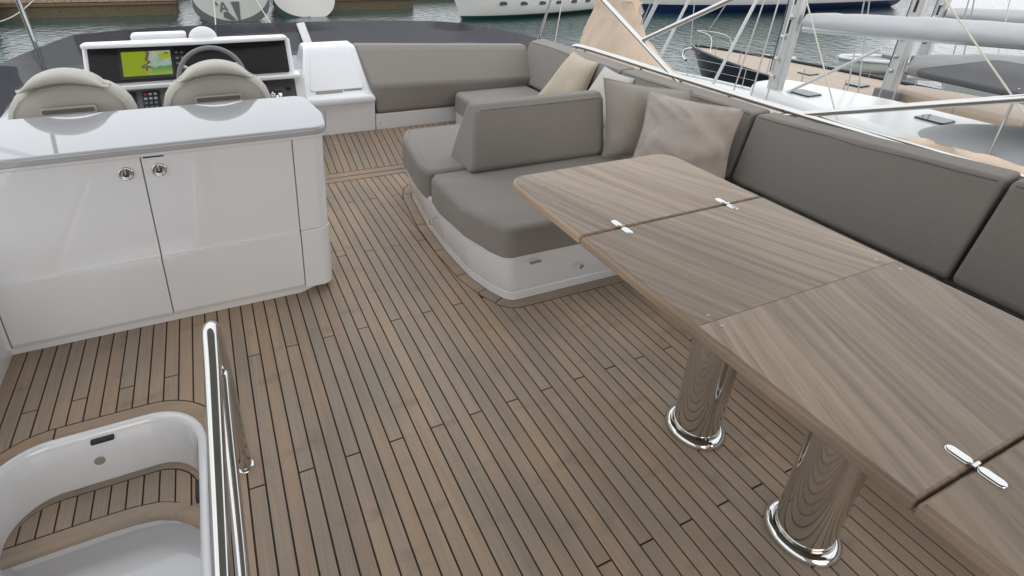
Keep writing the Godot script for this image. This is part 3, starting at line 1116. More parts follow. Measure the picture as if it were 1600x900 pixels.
func build_locker() -> void:
	var t := thing("side_locker", "white moulded locker with sloping lid between helm and settee", "locker", V(0.9, 4.2, 0.13))
	var g := Geo.new()
	g.prism(rp([[4.03, 0.12], [4.45, 0.12], [4.45, 0.5], [4.03, 0.40]], [0.01, 0.0, 0.0, 0.01]), 0.60, 1.172, 0.012, 0.012, side_x(), 4)
	part(t, "base", g, M.gel)
	g = Geo.new()      # sloping top with a rounded front lip
	var sl := rp([[3.985, 0.375], [4.10, 0.372], [4.55, 0.45], [4.55, 0.765], [4.33, 0.765], [4.05, 0.455], [3.985, 0.432]], [0.03, 0.02, 0.0, 0.03, 0.10, 0.05, 0.03], 6)
	g.prism(sl, 0.60, 1.172, 0.03, 0.03, side_x(), 5)
	g.warp(func(p: Vector3) -> Vector3: return Vector3(0.886 + (p.x - 0.886) * (1.0 - 0.32 * clampf((p.y - 0.40) / 0.4, 0, 1)) + 0.02 * clampf((p.y - 0.4) / 0.4, 0, 1), p.y, p.z))
	part(t, "top_moulding", g, M.gel)
	var up := V(0, 0.28, 0.31).normalized()
	var xf := Transform3D(Basis(Vector3.RIGHT, up, Vector3.RIGHT.cross(up)), V(0.886, 4.05, 0.455))
	g = Geo.new()
	g.prism(rp([[-0.205, 0.03], [0.215, 0.03], [0.165, 0.36], [-0.150, 0.36]], 0.02), 0.0, 0.008, 0.005, 0.0, xf, 3)
	var lid := part(t, "lid", g, M.gel)
	g = Geo.new()
	g.prism(rect(-0.165, 0.008, 0.04, 0.030, 0.008, 3), -0.002, 0.004, 0.001, 0.001, xf, 2)
	part(lid, "finger_recess", g, M.lamp_glass)
	g = Geo.new()
	g.prism(rect(0.05, 0.018, 0.19, 0.026, 0.003, 3), -0.002, 0.004, 0.001, 0.001, xf, 2)
	part(lid, "hinge_line", g, M.grey_plastic)
	part(t, "panel_seam", block(0.771, 0.775, 4.0275, 4.032, 0.20, 0.34, 0.001), M.grey_plastic)

# ------------------------------------------------------------------ seating
func lift(p: Vector3) -> Vector3:      # the side backrests climb towards the stern
	var f := -p.z
	return p + Vector3(0, maxf(0.0, 1.8 - f) * 0.066 * clampf((p.y - 0.4) / 0.37, 0.0, 1.0), 0)

func flare(p: Vector3) -> Vector3:     # the bench base leans outwards
	var k := clampf(p.y / 0.25, 0.0, 1.0)
	var x := p.x
	if x < 1.6: x = 1.6 + (x - 1.6) * (1.0 + 0.105 * k)
	var f := -p.z
	f = 2.5 + (f - 2.5) * (1.0 + 0.035 * k)
	return Vector3(x, p.y, -f)

func puff(p: Vector3, sd: FastNoiseLite, k: float) -> Vector3:
	return p + Vector3(sd.get_noise_3d(p.x * 3, p.y * 3, p.z * 3), sd.get_noise_3d(p.x * 3 + 9, p.y * 3, p.z * 3), sd.get_noise_3d(p.x * 3, p.y * 3 + 9, p.z * 3)) * k

func build_seating() -> void:
	var nz := noise(21, 1.0, 2)
	var t := thing("island_bench", "white curved bench with grey cushions and a wedge backrest by the table", "bench", V(1.7, 2.5, 0))
	var g := Geo.new()
	g.prism(bench, 0.0, 0.048, 0.010, 0.0, plan(), 4)
	part(t, "plinth", g, M.gel)
	g = Geo.new()
	g.prism(off_flat(bench, -0.008), 0.040, 0.27, 0.012, 0.012, plan(), 4)
	g.warp(flare)
	var b := part(t, "base", g, M.gel)
	# cushion outline: the base's rim, split in two
	var rim := PackedVector2Array()
	for q in off_flat(bench, -0.004):
		var p := flare(V(q.x, q.y, 0.25))
		rim.append(Vector2(p.x, -p.z))
	for half in [[pv([[0, 0], [2.52, 0], [2.52, 2.490], [0, 2.486]]), 0.0], [pv([[0, 2.492], [2.52, 2.496], [2.52, 4], [0, 4]]), 0.008]]:
		var c := PackedVector2Array()
		for q in Geometry2D.intersect_polygons(rim, half[0]):
			if q.size() > c.size(): c = q
		g = Geo.new()
		g.prism(off_poly(off_poly(c, -0.03), 0.03 + half[1]), 0.252, 0.412 + half[1], 0.032, 0.010, plan(), 7)
		g.warp(puff.bind(nz, 0.010))
		var cu := part(t, "seat_cushion", g, M.fabric)
		var path := []
		for q in off_poly(off_poly(c, -0.036), 0.002):
			path.append(puff(V(q.x, q.y, 0.4115 + half[1] - 0.0015), nz, 0.010))
		path.append(path[0])
		part(cu, "seam", pipe(path, 0.0022, 5), M.fabric_seam)
	g = Geo.new()      # wedge backrest
	g.prism(rp([[2.395, 0.408], [2.705, 0.408], [2.60, 0.745], [2.565, 0.772], [2.515, 0.768], [2.485, 0.735]], [0.035, 0.035, 0.05, 0.03, 0.03, 0.04]), 1.225, 2.12, 0.022, 0.022, side_x(), 6)
	g.warp(puff.bind(nz, 0.007))
	g.warp(func(p: Vector3) -> Vector3: return p + Vector3((p.y - 0.41) * 0.13 * clampf((1.9 - p.x) / 0.6, 0, 1), 0, 0))
	var wb := part(t, "wedge_backrest", g, M.fabric)
	for q in [[2.487, 0.7395]]:
		part(wb, "seam", pipe([puff(V(1.30, q[0] + 0.001, q[1]), nz, 0.007), puff(V(1.6, q[0] + 0.001, q[1]), nz, 0.007), puff(V(1.9, q[0] + 0.001, q[1]), nz, 0.007), puff(V(2.09, q[0] + 0.001, q[1]), nz, 0.007)], 0.0022, 5), M.fabric_seam)
	for q in [[V(1.527, 1.776, 0.141), V(0, -1, 0)], [V(1.032, 2.50, 0.105), V(-1, 0, 0.1)], [V(1.021, 2.42, 0.18), V(-1, 0, 0.1)], [V(1.027, 2.66, 0.165), V(-1, 0, 0.1)]]:
		g = Geo.new()
		var rs := 1.0 if q[0].y < 0.145 else 0.45
		g.lathe([Vector2(0.013 * rs, -0.004), Vector2(0.013 * rs, 0.003), Vector2(0.010 * rs, 0.005), Vector2(0.007 * rs, 0.002), Vector2(0.0, 0.002)], frame(q[0], q[1]), 16)
		part(b, "socket", g, M.steel_dull)
	part(b, "hinge_slot", block(1.225, 1.285, 1.770, 1.778, 0.225, 0.235, 0.001), M.lamp_glass)

	# starboard settee: base, seats, backrests
	t = thing("side_settee", "long grey upholstered settee along the starboard rail", "settee", V(2.3, 1.4, 0))
	part(t, "base", block(1.95, 2.78, -1.6, 1.79, 0.0, 0.25, 0.01), M.gel)
	part(t, "base", block(1.85, 2.78, 3.22, 3.98, 0.05, 0.25, 0.01), M.gel)
	for q in [[1.93, -1.6, -0.30], [1.93, -0.29, 0.82], [1.93, 0.83, 1.755], [1.825, 3.23, 3.985]]:
		g = Geo.new()
		g.prism(rect(q[0], q[1], 2.525, q[2], 0.05, 6), 0.252, 0.412, 0.032, 0.012, plan(), 6)
		g.warp(puff.bind(nz, 0.010))
		part(t, "seat_cushion", g, M.fabric)
	var prof := rp([[2.525, 0.40], [2.603, 0.755], [2.62, 0.772], [2.745, 0.778], [2.77, 0.74], [2.77, 0.40]], [0.03, 0.05, 0.025, 0.03, 0.025, 0.025])
	for q in [[-1.6, -0.25], [-0.235, 0.822], [0.836, 1.862], [1.876, 2.93], [2.944, 4.13]]:
		g = Geo.new()
		g.prism(prof, q[0], q[1], 0.020, 0.020, side_f(), 5)
		# more stations along the length so that it can bend
		g.warp(puff.bind(nz, 0.010))
		g.warp(lift)
		var bk := part(t, "backrest", g, M.fabric)
		var path := []
		for i in 9:
			path.append(lift(puff(V(2.606, lerpf(q[0] + 0.02, q[1] - 0.02, i / 8.0), 0.7605), nz, 0.010)))
		part(bk, "seam", pipe(path, 0.0025, 5), M.fabric_seam)

	# tall padded panel ahead
	t = thing("forward_settee_panel", "tall grey padded panel below the front windscreen", "settee", V(1.8, 4.2, 0.13))
	part(t, "base", block(1.176, 2.45, 4.03, 4.5, 0.12, 0.268, 0.008), M.gel)
	g = Geo.new()
	g.prism(rp([[4.015, 0.268], [4.02, 0.50], [4.29, 0.735], [4.34, 0.765], [4.45, 0.765], [4.47, 0.268]], [0.035, 0.07, 0.06, 0.04, 0.035, 0.03]), 1.190, 2.60, 0.025, 0.025, side_x(), 5)
	g.warp(puff.bind(nz, 0.010))
	g.warp(func(p: Vector3) -> Vector3:
		var k := clampf((p.y - 0.27) / 0.5, 0, 1)
		var s := clampf((p.x - 1.18) / 1.3, 0, 1)
		return p + Vector3(-0.09 * k * (1.0 - s), -0.05 * k * s * s, 0.17 * s * s * k))
	part(t, "cushion", g, M.fabric)
	g = Geo.new()
	g.lathe([Vector2(0.0, 0.003), Vector2(0.006, 0.003), Vector2(0.008, 0.0)], frame(V(1.21, 4.0295, 0.19), V(0, -1, 0)), 12)
	part(t, "screw", g, M.steel_dull)

# a square cushion between four corners (bottom left, bottom right, top right, top left as seen from the front)
func pillow(called_label: String, m: Material, bl: Vector3, br: Vector3, tr: Vector3, tl: Vector3, thick: float, sd: int, crease: float) -> void:
	var nz := noise(sd, 1.0, 2)
	var nn := (br - bl).cross(tl - bl).normalized()
	var c := (bl + br + tr + tl) / 4.0
	var N := 30
	var g := Geo.new()
	for side in [1.0, -1.0]:
		var rows := []
		for i in N + 1:
			var row := PackedVector3Array()
			for j in N + 1:
				var u := -1.0 + 2.0 * j / N
				var w := -1.0 + 2.0 * i / N
				u = sin(u * PI / 2); w = sin(w * PI / 2)
				var pu := u * (1.0 - 0.075 * (1.0 - w * w) * absf(u))
				var pw := w * (1.0 - 0.075 * (1.0 - u * u) * absf(w))
				var a := (pu + 1) / 2
				var b := (pw + 1) / 2
				var p := bl.lerp(br, a).lerp(tl.lerp(tr, a), b)
				var h := pow(maxf(0.0, 1.0 - pow(absf(u), 3.2)), 0.62) * pow(maxf(0.0, 1.0 - pow(absf(w), 3.2)), 0.62)
				var wr := nz.get_noise_2d(u * 0.6 + 5.0 * side, w * 0.6) * 0.8 + 0.9 * (0.5 - absf(nz.get_noise_2d((u * 0.8 - w * 0.6) * 0.35 + 20.0, (w * 0.8 + u * 0.6) * 0.95)) * 2.0)
				row.append(p + nn * side * (thick * h + crease * wr * h))
			rows.append(row)
		var k0 := g.v.size()
		g.grid(rows, false, 1.0)
		for i in range(k0, g.v.size()):
			if g.n[i].dot(nn * side) < 0: g.n[i] = -g.n[i]
	var k := g.ix
	g.ix = PackedInt32Array()
	for i in range(0, k.size(), 3):
		g.tri(k[i], k[i + 1], k[i + 2])
	var base := Vector3(c.x, min(bl.y, br.y), c.z)
	var t := thing("throw_pillow", called_label, "pillow", base, "throw pillows on the settee")
	part(t, "cover", g, m)
	# sewn edge
	var e := []
	for s in [[bl, br], [br, tr], [tr, tl], [tl, bl]]:
		for i in 12:
			var q := float(i) / 12.0
			var p: Vector3 = s[0].lerp(s[1], q)
			var x := 2.0 * q - 1.0
			e.append(p + (c - p) * 0.075 * (1.0 - x * x))
	e.append(e[0])
	part(t, "edge_seam", pipe(e, 0.0045, 6), m)

func build_pillows() -> void:
	pillow("crumpled pinkish grey pillow in the settee corner, nearest the table", M.pillow_grey, V(2.12, 2.19, 0.415), V(2.45, 1.83, 0.42), V(2.545, 1.89, 0.80), V(2.235, 2.26, 0.83), 0.075, 41, 0.034)
	pillow("coarse taupe pillow wedged behind the pinkish grey one", M.pillow_taupe, V(2.075, 2.37, 0.415), V(2.46, 2.15, 0.42), V(2.54, 2.24, 0.81), V(2.085, 2.475, 0.862), 0.07, 52, 0.008)
	pillow("golden beige pillow leaning on the forward side backrest", M.pillow_gold, V(2.30, 3.52, 0.415), V(2.44, 3.12, 0.415), V(2.60, 3.17, 0.77), V(2.585, 3.46, 0.80), 0.075, 63, 0.010)
	pillow("small off-white pillow behind the wedge backrest", M.pillow_white, V(2.33, 3.09, 0.415), V(2.46, 2.72, 0.415), V(2.60, 2.78, 0.745), V(2.59, 3.08, 0.765), 0.06, 74, 0.008)

# ------------------------------------------------------------------ table
func build_table() -> void:
	var t := thing("folding_table", "long weathered teak folding table on two chrome pedestals", "table", V(1.425, 0.73, 0))
	var x0 := 1.010
	var x1 := 1.837
	var u1 := 0.730
	var u0 := 0.699
	var leaves := [[1.2025, 1.690, [0.008, 0.008, 0.085, 0.085]], [0.2440, 1.1995, [0.008, 0.008, 0.008, 0.008]], [-0.30, 0.2410, [0.085, 0.085, 0.008, 0.008]]]
	for i in 3:
		var l: Array = leaves[i]
		var g := Geo.new()
		g.uvo = Vector2(0.3 * i + 0.05, 1.2 + 0.4 * i)
		g.prism(rp([[x0, l[0]], [x1, l[0]], [x1, l[1]], [x0, l[1]]], l[2], 8), u0, u1, 0.009, 0.008, plan(), 5)
		var leaf := part(t, ["end_leaf", "table_top", "end_leaf"][i], g, M.table_edge)
		# veneer laid in, its grain turned
		var fields := [[l[0], l[1], -0.30]]
		if i == 1: fields = [[0.732, l[1], -0.40], [l[0], 0.7305, 0.42]]
		if i == 2: fields = [[l[0], l[1], 0.42]]
		for q in fields:
			var v := Geo.new()
			v.uvr = q[2]
			v.uvo = Vector2(rng.randf_range(0.2, 0.6), rng.randf_range(1.0, 1.6))
			var e := 0.012
			var ra: Array = [0.002, 0.002, 0.002, 0.002]
			if i == 0: ra = [0.002, 0.002, 0.070, 0.070]
			if i == 2: ra = [0.070, 0.070, 0.002, 0.002]
			var f0: float = q[0] + ((0.006 if i < 2 else e) if q[0] == l[0] else 0.0)
			var f1: float = q[1] - ((0.006 if i > 0 else e) if q[1] == l[1] else 0.0)
			v.prism(rp([[x0 + e, f0], [x1 - e, f0], [x1 - e, f1], [x0 + e, f1]], ra, 8), u1 - 0.006, u1 + 0.0012, 0.0008, 0.0, plan(), 2)
			part(leaf, "veneer", v, M.table)
	for q in [[1.176, 1.201], [1.652, 1.201], [1.19, 0.2425], [1.66, 0.2425]]:
		for s in [-1.0, 1.0]:
			var g := Geo.new()
			g.prism(rect(q[0] - 0.0125, min(q[1] + s * 0.003, q[1] + s * 0.048), q[0] + 0.0125, max(q[1] + s * 0.003, q[1] + s * 0.048), 0.0115, 6), u1, u1 + 0.005, 0.004, 0.0, plan(), 4)
			part(t, "hinge", g, M.steel)
		var g2 := Geo.new()
		g2.tube([V(q[0] - 0.011, q[1], u1 + 0.004), V(q[0] + 0.011, q[1], u1 + 0.004)], 0.004, 10)
		part(t, "hinge_pin", g2, M.steel)
	for q in [[1.075, 0.752], [1.075, 0.708], [1.775, 0.76], [1.79, 0.70]]:
		var g := Geo.new()
		g.lathe([Vector2(0.0, 0.0022), Vector2(0.003, 0.0022), Vector2(0.0045, 0.0015)], frame(V(q[0], q[1], u1), Vector3.UP), 10)
		part(t, "screw", g, M.steel_dull)
	for f in [0.932, 0.523]:
		var g := Geo.new()
		g.lathe([Vector2(0.076, 0.02), Vector2(0.076, 0.67)], frame(V(1.422, f, 0), Vector3.UP), 48)
		var leg := part(t, "leg", g, M.steel)
		g = Geo.new()
		g.lathe([Vector2(0.101, 0.0), Vector2(0.102, 0.007), Vector2(0.100, 0.016), Vector2(0.093, 0.024), Vector2(0.086, 0.027), Vector2(0.081, 0.027), Vector2(0.081, 0.027), Vector2(0.076, 0.022)], frame(V(1.422, f, 0), Vector3.UP), 48)
		part(leg, "base_ring", g, M.steel)
	var g3 := Geo.new()
	g3.prism(rect(1.25, 0.35, 1.60, 1.10, 0.03, 4), 0.665, 0.6985, 0.004, 0.004, plan(), 3)
	part(t, "underframe", g3, M.steel_dull)

# ------------------------------------------------------------------ coaming, windscreen, tubes, canopy
func build_boat_shell() -> void:
	var c := setting("coaming")
	var g := Geo.new()
	g.prism(rp([[2.775, -0.3], [2.78, 0.66], [2.80, 0.70], [2.93, 0.70], [2.99, 0.62], [3.10, -0.3]], [0.0, 0.02, 0.03, 0.04, 0.05, 0.0]), -1.9, 4.3, 0.02, 0.02, side_f(), 4)
	part(c, "starboard_coaming", g, M.gel)
	g = Geo.new()
	g.prism(rp([[-0.878, -0.05], [-0.905, 0.50], [-0.97, 0.56], [-1.15, 0.56], [-1.22, 0.48], [-1.35, -0.3]], [0.0, 0.05, 0.05, 0.05, 0.05, 0.0]), -1.9, 4.4, 0.02, 0.02, side_f(), 4)
	part(c, "port_coaming", g, M.gel)
	g = Geo.new()
	g.prism(rp([[-1.20, 4.28], [2.93, 4.28], [2.80, 4.75], [2.45, 5.06], [-0.80, 5.06], [-1.10, 4.75]], [0.0, 0.0, 0.1, 0.2, 0.2, 0.1]), -0.3, 0.60, 0.03, 0.03, plan(), 4)
	part(c, "front_coaming", g, M.gel)
	g = Geo.new()
	g.tube([V(2.86, 3.7, 0.715), V(2.86, 2.0, 0.715), V(2.86, -1.8, 0.715)], 0.012, 8)
	part(c, "cap_strip", g, M.rust)
	# the yacht below the flybridge
	var h := setting("yacht_hull")
	g = Geo.new()
	g.prism(rp([[-1.5, -3.0], [3.15, -3.0], [3.15, 3.8], [2.7, 5.6], [1.6, 7.0], [0.05, 7.0], [-1.1, 5.6], [-1.5, 3.8]], 0.4), -2.6, -0.31, 0.3, 0.05, plan(), 5)
	part(h, "superstructure", g, M.gel)
	g = Geo.new()
	g.prism(rp([[-1.75, -6.0], [3.4, -6.0], [3.4, 6.0], [2.4, 10.0], [0.83, 12.5], [-0.75, 10.0], [-1.75, 6.0]], 0.6), -4.6, -2.59, 0.15, 0.1, plan(), 5)
	part(h, "hull", g, M.gel)
	# windscreen of tinted panes
	var w := thing("windscreen", "low smoky tinted windscreen wrapping round the front of the deck", "windscreen", V(0.8, 4.9, 0.58))
	var top := [V(-1.20, 3.75, 0.70), V(-1.22, 4.2, 0.755), V(-1.12, 4.62, 0.775), V(-0.90, 4.95, 0.825), V(-0.40, 5.02, 0.845), V(0.22, 5.05, 0.85), V(0.82, 5.05, 0.85), V(1.5, 5.04, 0.84), V(2.1, 5.0, 0.82), V(2.45, 4.92, 0.79), V(2.70, 4.70, 0.755), V(2.80, 4.40, 0.748), V(2.83, 4.05, 0.745), V(2.84, 3.66, 0.735)]
	var low := [V(-1.13, 3.75, 0.545), V(-1.13, 4.2, 0.545), V(-1.03, 4.55, 0.555), V(-0.83, 4.80, 0.585), V(-0.40, 4.84, 0.585), V(0.22, 4.85, 0.585), V(0.82, 4.85, 0.585), V(1.5, 4.84, 0.585), V(2.1, 4.82, 0.585), V(2.40, 4.76, 0.585), V(2.62, 4.58, 0.585), V(2.74, 4.33, 0.59), V(2.80, 4.00, 0.69), V(2.82, 3.64, 0.69)]
	for q in [[0, 3], [3, 6], [6, 9], [9, 13]]:
		var a := smooth(top.slice(q[0], q[1] + 1), 6)
		var b := smooth(low.slice(q[0], q[1] + 1), 6)
		g = Geo.new()
		var rows := []
		for i in a.size():
			var mid: Vector3 = (a[i] + b[i]) / 2 + (a[i] - V(0.8, 3.0, 0.7)).normalized() * 0.012
			rows.append(PackedVector3Array([b[i], (b[i] + mid) / 2, mid, (a[i] + mid) / 2, a[i]]))
		g.grid(rows, false, 1.0)
		# the inner face, 8 mm in, and the rims
		var rows2 := []
		for r in rows:
			var r2 := PackedVector3Array()
			for p in r:
				r2.append(p + (V(0.8, 2.5, p.y) - p).normalized() * 0.008)
			rows2.append(r2)
		g.grid(rows2, false, -1.0)
		part(w, "pane", g, M.tint)
	g = Geo.new()
	g.prism(rect(-0.036, -0.012, 0.036, 0.012, 0.01, 4), 0.0, 0.34, 0.004, 0.004, frame(V(0.845, 4.79, 0.60), V(-0.045, 0.245, 0.25), Vector3.RIGHT), 3)
	part(w, "mullion", g, M.gel_matt)
	# side rail
	var r := thing("side_rail", "chrome rail along the starboard side behind the settee", "rail", V(2.82, 1.3, 0.70))
	part(r, "tube", pipe(smooth([V(2.80, 3.72, 0.745), V(2.80, 3.64, 0.787), V(2.80, 2.6, 0.785), V(2.80, 1.4, 0.79), V(2.80, -1.7, 0.83)], 5), 0.0195, 14), M.steel)
	for f in [3.60, 2.95, 2.2, 1.3, 0.4]:
		part(r, "post", pipe([V(2.80, f, 0.78), V(2.82, f, 0.69)], 0.010, 10), M.steel)
	# canopy and its frame
	var b := thing("bimini_top", "steel-framed canvas bimini shading the deck, its slanting tubes beside the settee", "bimini", V(0.8, 2.0, 0.70))
	for s in [[V(2.80, 2.58, 0.75), V(2.80, 3.45, 1.17), V(2.72, 5.6, 2.24)], [V(2.80, 2.97, 0.96), V(2.80, 2.35, 1.29), V(2.74, 0.50, 2.28)], [V(2.80, 1.86, 0.745), V(2.80, 0.93, 1.10), V(2.74, -2.1, 2.28)], [V(2.80, 4.32, 0.66), V(2.80, 4.15, 1.10), V(2.78, 3.68, 2.30)]]:
		part(b, "frame_tube", pipe(s, 0.0165, 12) if s[0].z > -4.0 else pipe(s, 0.011, 12), M.steel)
		var o := []
		for p in s:
			o.append(Vector3(1.66 - p.x, p.y, p.z))
		if s[0].z > -4.0: part(b, "frame_tube", pipe(o, 0.0165, 12), M.steel)
	part(b, "frame_tube", pipe([V(-1.1, 4.85, 0.56), V(-1.1, 4.64, 1.11), V(-1.06, 4.2, 2.28)], 0.0165, 12), M.steel)
	for q in [[5.6, 2.24], [0.50, 2.30]]:
		part(b, "frame_bow", pipe(smooth([V(2.72, q[0], q[1]), V(2.3, q[0], q[1] + 0.12), V(0.83, q[0], q[1] + 0.17), V(-0.64, q[0], q[1] + 0.12), V(-1.06, q[0], q[1])], 6), 0.0165, 12), M.steel)
	var rows := []
	for i in 25:
		var f := -2.8 + 5.0 * i / 24.0
		var row := PackedVector3Array()
		for j in 21:
			var a := -1.0 + 2.0 * j / 20.0
			row.append(V(0.83 + 1.97 * a, f, 2.28 + 0.16 * (1.0 - a * a) + 0.03 * cos(f * TAU / 3.0)))
		rows.append(row)
	g = Geo.new()
	g.grid(rows, false, 1.0)
	for i in g.n.size():
		if g.n[i].y < 0: g.n[i] = -g.n[i]
	retri(g)
	part(b, "canopy", g, M.bimini)

func orient(g: Geo, away: Callable) -> void:      # turn all normals the same way, out from away(point)
	var s := 0.0
	for i in g.n.size():
		s += g.n[i].dot((g.v[i] - away.call(g.v[i])).normalized())
	if s < 0.0:
		for i in g.n.size():
			g.n[i] = -g.n[i]
	retri(g)

func retri(g: Geo) -> void:
	var k := g.ix
	g.ix = PackedInt32Array()
	for i in range(0, k.size(), 3):
		g.tri(k[i], k[i + 1], k[i + 2])

# ------------------------------------------------------------------ marina
func build_water() -> void:
	var w := setting("water", V(0, 0, WATER))
	var g := Geo.new()
	g.face([V(-300, -200, WATER), V(300, -200, WATER), V(300, 300, WATER), V(-300, 300, WATER)], Vector3.UP)
	part(w, "surface", g, M.water)
	var q := setting("quay", V(0, 44, WATER))
	var spans := [[-90.0, -1.4, 44.3], [-1.4, 9.5, 58.0], [9.5, 16.4, 44.3], [16.4, 110.0, 51.0]]
	for s in spans:
		g = Geo.new()
		g.prism(rect(s[0] + 0.005, s[2], s[1] - 0.005, 95, 0.02, 2), WATER - 1.0, WATER + 0.95, 0.02, 0.02, plan(), 2)
		part(q, "wall", g, M.stone_wet)
		g = Geo.new()
		g.prism(rect(s[0] + 0.005, s[2] + 1.11, s[1] - 0.005, 95, 0.02, 2), WATER + 0.9, WATER + 1.16, 0.01, 0.01, plan(), 2)
		part(q, "paving", g, M.stone)
		g = Geo.new()
		g.prism(rect(s[0] + 0.005, s[2] - 0.2, s[1] - 0.005, s[2] + 0.02, 0.02, 2), WATER + 0.72, WATER + 0.90, 0.03, 0.03, plan(), 2)
		part(q, "rubbing_strake", g, M.rust)
		var x := maxf(s[0], -34.0)
		while x < minf(s[1], 70.0) - 0.3:      # capping stones
			var wd := minf(2.2, s[1] - x)
			g = Geo.new()
			g.prism(rect(x + 0.01, s[2] - 0.12, x + wd - 0.01, s[2] + 1.1, 0.02, 2), WATER + 0.96, WATER + 1.18, 0.02, 0.02, plan(), 2)
			part(q, "capping_stone", g, M.stone)
			x += wd

# a hull: stern at the origin, bow along +f; returns half-beam and sheer callables' results through arrays
func hull_at(s: float, o: Dictionary) -> Array:      # [half beam, sheer height]
	var b: float = o.beam / 2.0
	var full := 0.42
	if s < full:
		b *= lerpf(o.transom, 1.0, sin(PI / 2 * s / full))
	else:
		b *= pow(maxf(0.0, 1.0 - pow((s - full) / (1.0 - full), o.get("fine", 2.3))), 0.75)
	return [b, o.free * (1.0 + o.get("spring", 0.22) * pow(s, 2.0))]

func hull(t: Node3D, xf: Transform3D, o: Dictionary) -> void:
	var N := 28
	var K := 22
	for side in 1:
		var rows := []
		for i in N + 1:
			var s := float(i) / N
			var bs := hull_at(s, o)
			var row := PackedVector3Array()
			for j in range(-K, K + 1):
				var tt: float = 1.0 - absf(float(j)) / K      # 0 at the rail, 1 at the keel
				var sg := signf(float(j))
				var z: float = bs[1] - (bs[1] + o.draft) * tt
				var wl: float = lerpf(1.0, o.get("water_beam", 0.86), clampf((bs[1] - z) / bs[1], 0, 1))
				var b: float = bs[0] * wl * pow(maxf(0.0, 1.0 - pow(tt, 4.0)), 0.6)
				b *= 1.0 - o.get("flare", 0.35) * tt * pow(s, 3.0)
				var f: float = o.length * s - o.get("rake", 0.08) * o.length * s * s * s * tt
				row.append(xf * V(sg * b, f, z))
			rows.append(row)
		var g := Geo.new()
		g.grid(rows, false, 1.0)
		var c := xf * V(0, o.length * 0.45, 0)
		orient(g, func(p: Vector3) -> Vector3: return c + (xf.basis * V(0, 1, 0)).normalized() * (p - c).dot((xf.basis * V(0, 1, 0)).normalized()) * 0.85)
		part(t, "hull", g, o.hull_mat)
	# transom and deck
	var bs0 := hull_at(0.0, o)
	var tg := Geo.new()
	var tp := []
	for j in range(-K, K + 1):
		var tt: float = 1.0 - absf(float(j)) / K
		tp.append(xf * V(signf(float(j)) * bs0[0] * pow(maxf(0.0, 1.0 - pow(tt, 4.0)), 0.6), 0.0, bs0[1] - (bs0[1] + o.draft) * tt))
	tg.face(tp, (xf.basis * V(0, -1, 0)).normalized())
	part(t, "transom", tg, o.hull_mat)
	var dr := []
	for i in N + 1:
		var s := float(i) / N
		var bs := hull_at(s, o)
		var row := PackedVector3Array()
		for j in 9:
			var a := -1.0 + 0.25 * j
			row.append(xf * V(a * maxf(0.0, bs[0] - 0.03), o.length * s - (0.04 if i == N else 0.0), bs[1] - 0.05 + 0.06 * (1.0 - a * a) * min(1.0, bs[0])))
		dr.append(row)
	var dg := Geo.new()
	dg.grid(dr, false, 1.0)
	for i in dg.n.size():
		if dg.n[i].y < 0: dg.n[i] = -dg.n[i]
	retri(dg)
	part(t, "deck", dg, o.deck_mat)
	# gunwale roll
	for sg in [-1.0, 1.0]:
		var path := []
		for i in N + 1:
			var bs := hull_at(float(i) / N, o)
			path.append(xf * V(sg * bs[0], o.length * i / N, bs[1]))
		part(t, "gunwale", pipe(path, o.get("roll", 0.04), 6), o.get("gun_mat", o.hull_mat))
	if o.has("stripe_mat"):
		for sg in [-1.0, 1.0]:
			var rr := []
			for z in [o.stripe[0], (o.stripe[0] + o.stripe[1]) / 2, o.stripe[1]]:
				var row := PackedVector3Array()
				for i in N + 1:
					var s := float(i) / N
					var bs := hull_at(s, o)
					var tt: float = (bs[1] - z) / (bs[1] + o.draft)
					var wl: float = lerpf(1.0, o.get("water_beam", 0.86), clampf((bs[1] - z) / bs[1], 0, 1))
					var b: float = bs[0] * wl * pow(maxf(0.0, 1.0 - pow(tt, 4.0)), 0.6) * (1.0 - o.get("flare", 0.35) * tt * pow(s, 3.0)) + 0.06
					row.append(xf * V(sg * b, o.length * s - o.get("rake", 0.08) * o.length * s * s * s * tt, z))
				rr.append(row)
			var sgm := Geo.new()
			sgm.grid(rr, false, 1.0)
			var ax := (xf.basis * V(sg, 0, 0)).normalized()
			for i in sgm.n.size():
				if sgm.n[i].dot(ax) < 0: sgm.n[i] = -sgm.n[i]
			retri(sgm)
			part(t, "waterline_stripe", sgm, o.stripe_mat)

func place(at: Vector3, turn: float) -> Transform3D:
	return Transform3D(Basis(Vector3.UP, turn), at)

# coachroof as a tapering rounded prism
func coachroof(t: Node3D, xf: Transform3D, poly: PackedVector2Array, u0: float, u1: float, m: Material, called := "coachroof") -> MeshInstance3D:
	var g := Geo.new()
	g.prism(poly, u0, u1, 0.18, 0.0, xf * plan(), 6)
	return part(t, called, g, m)

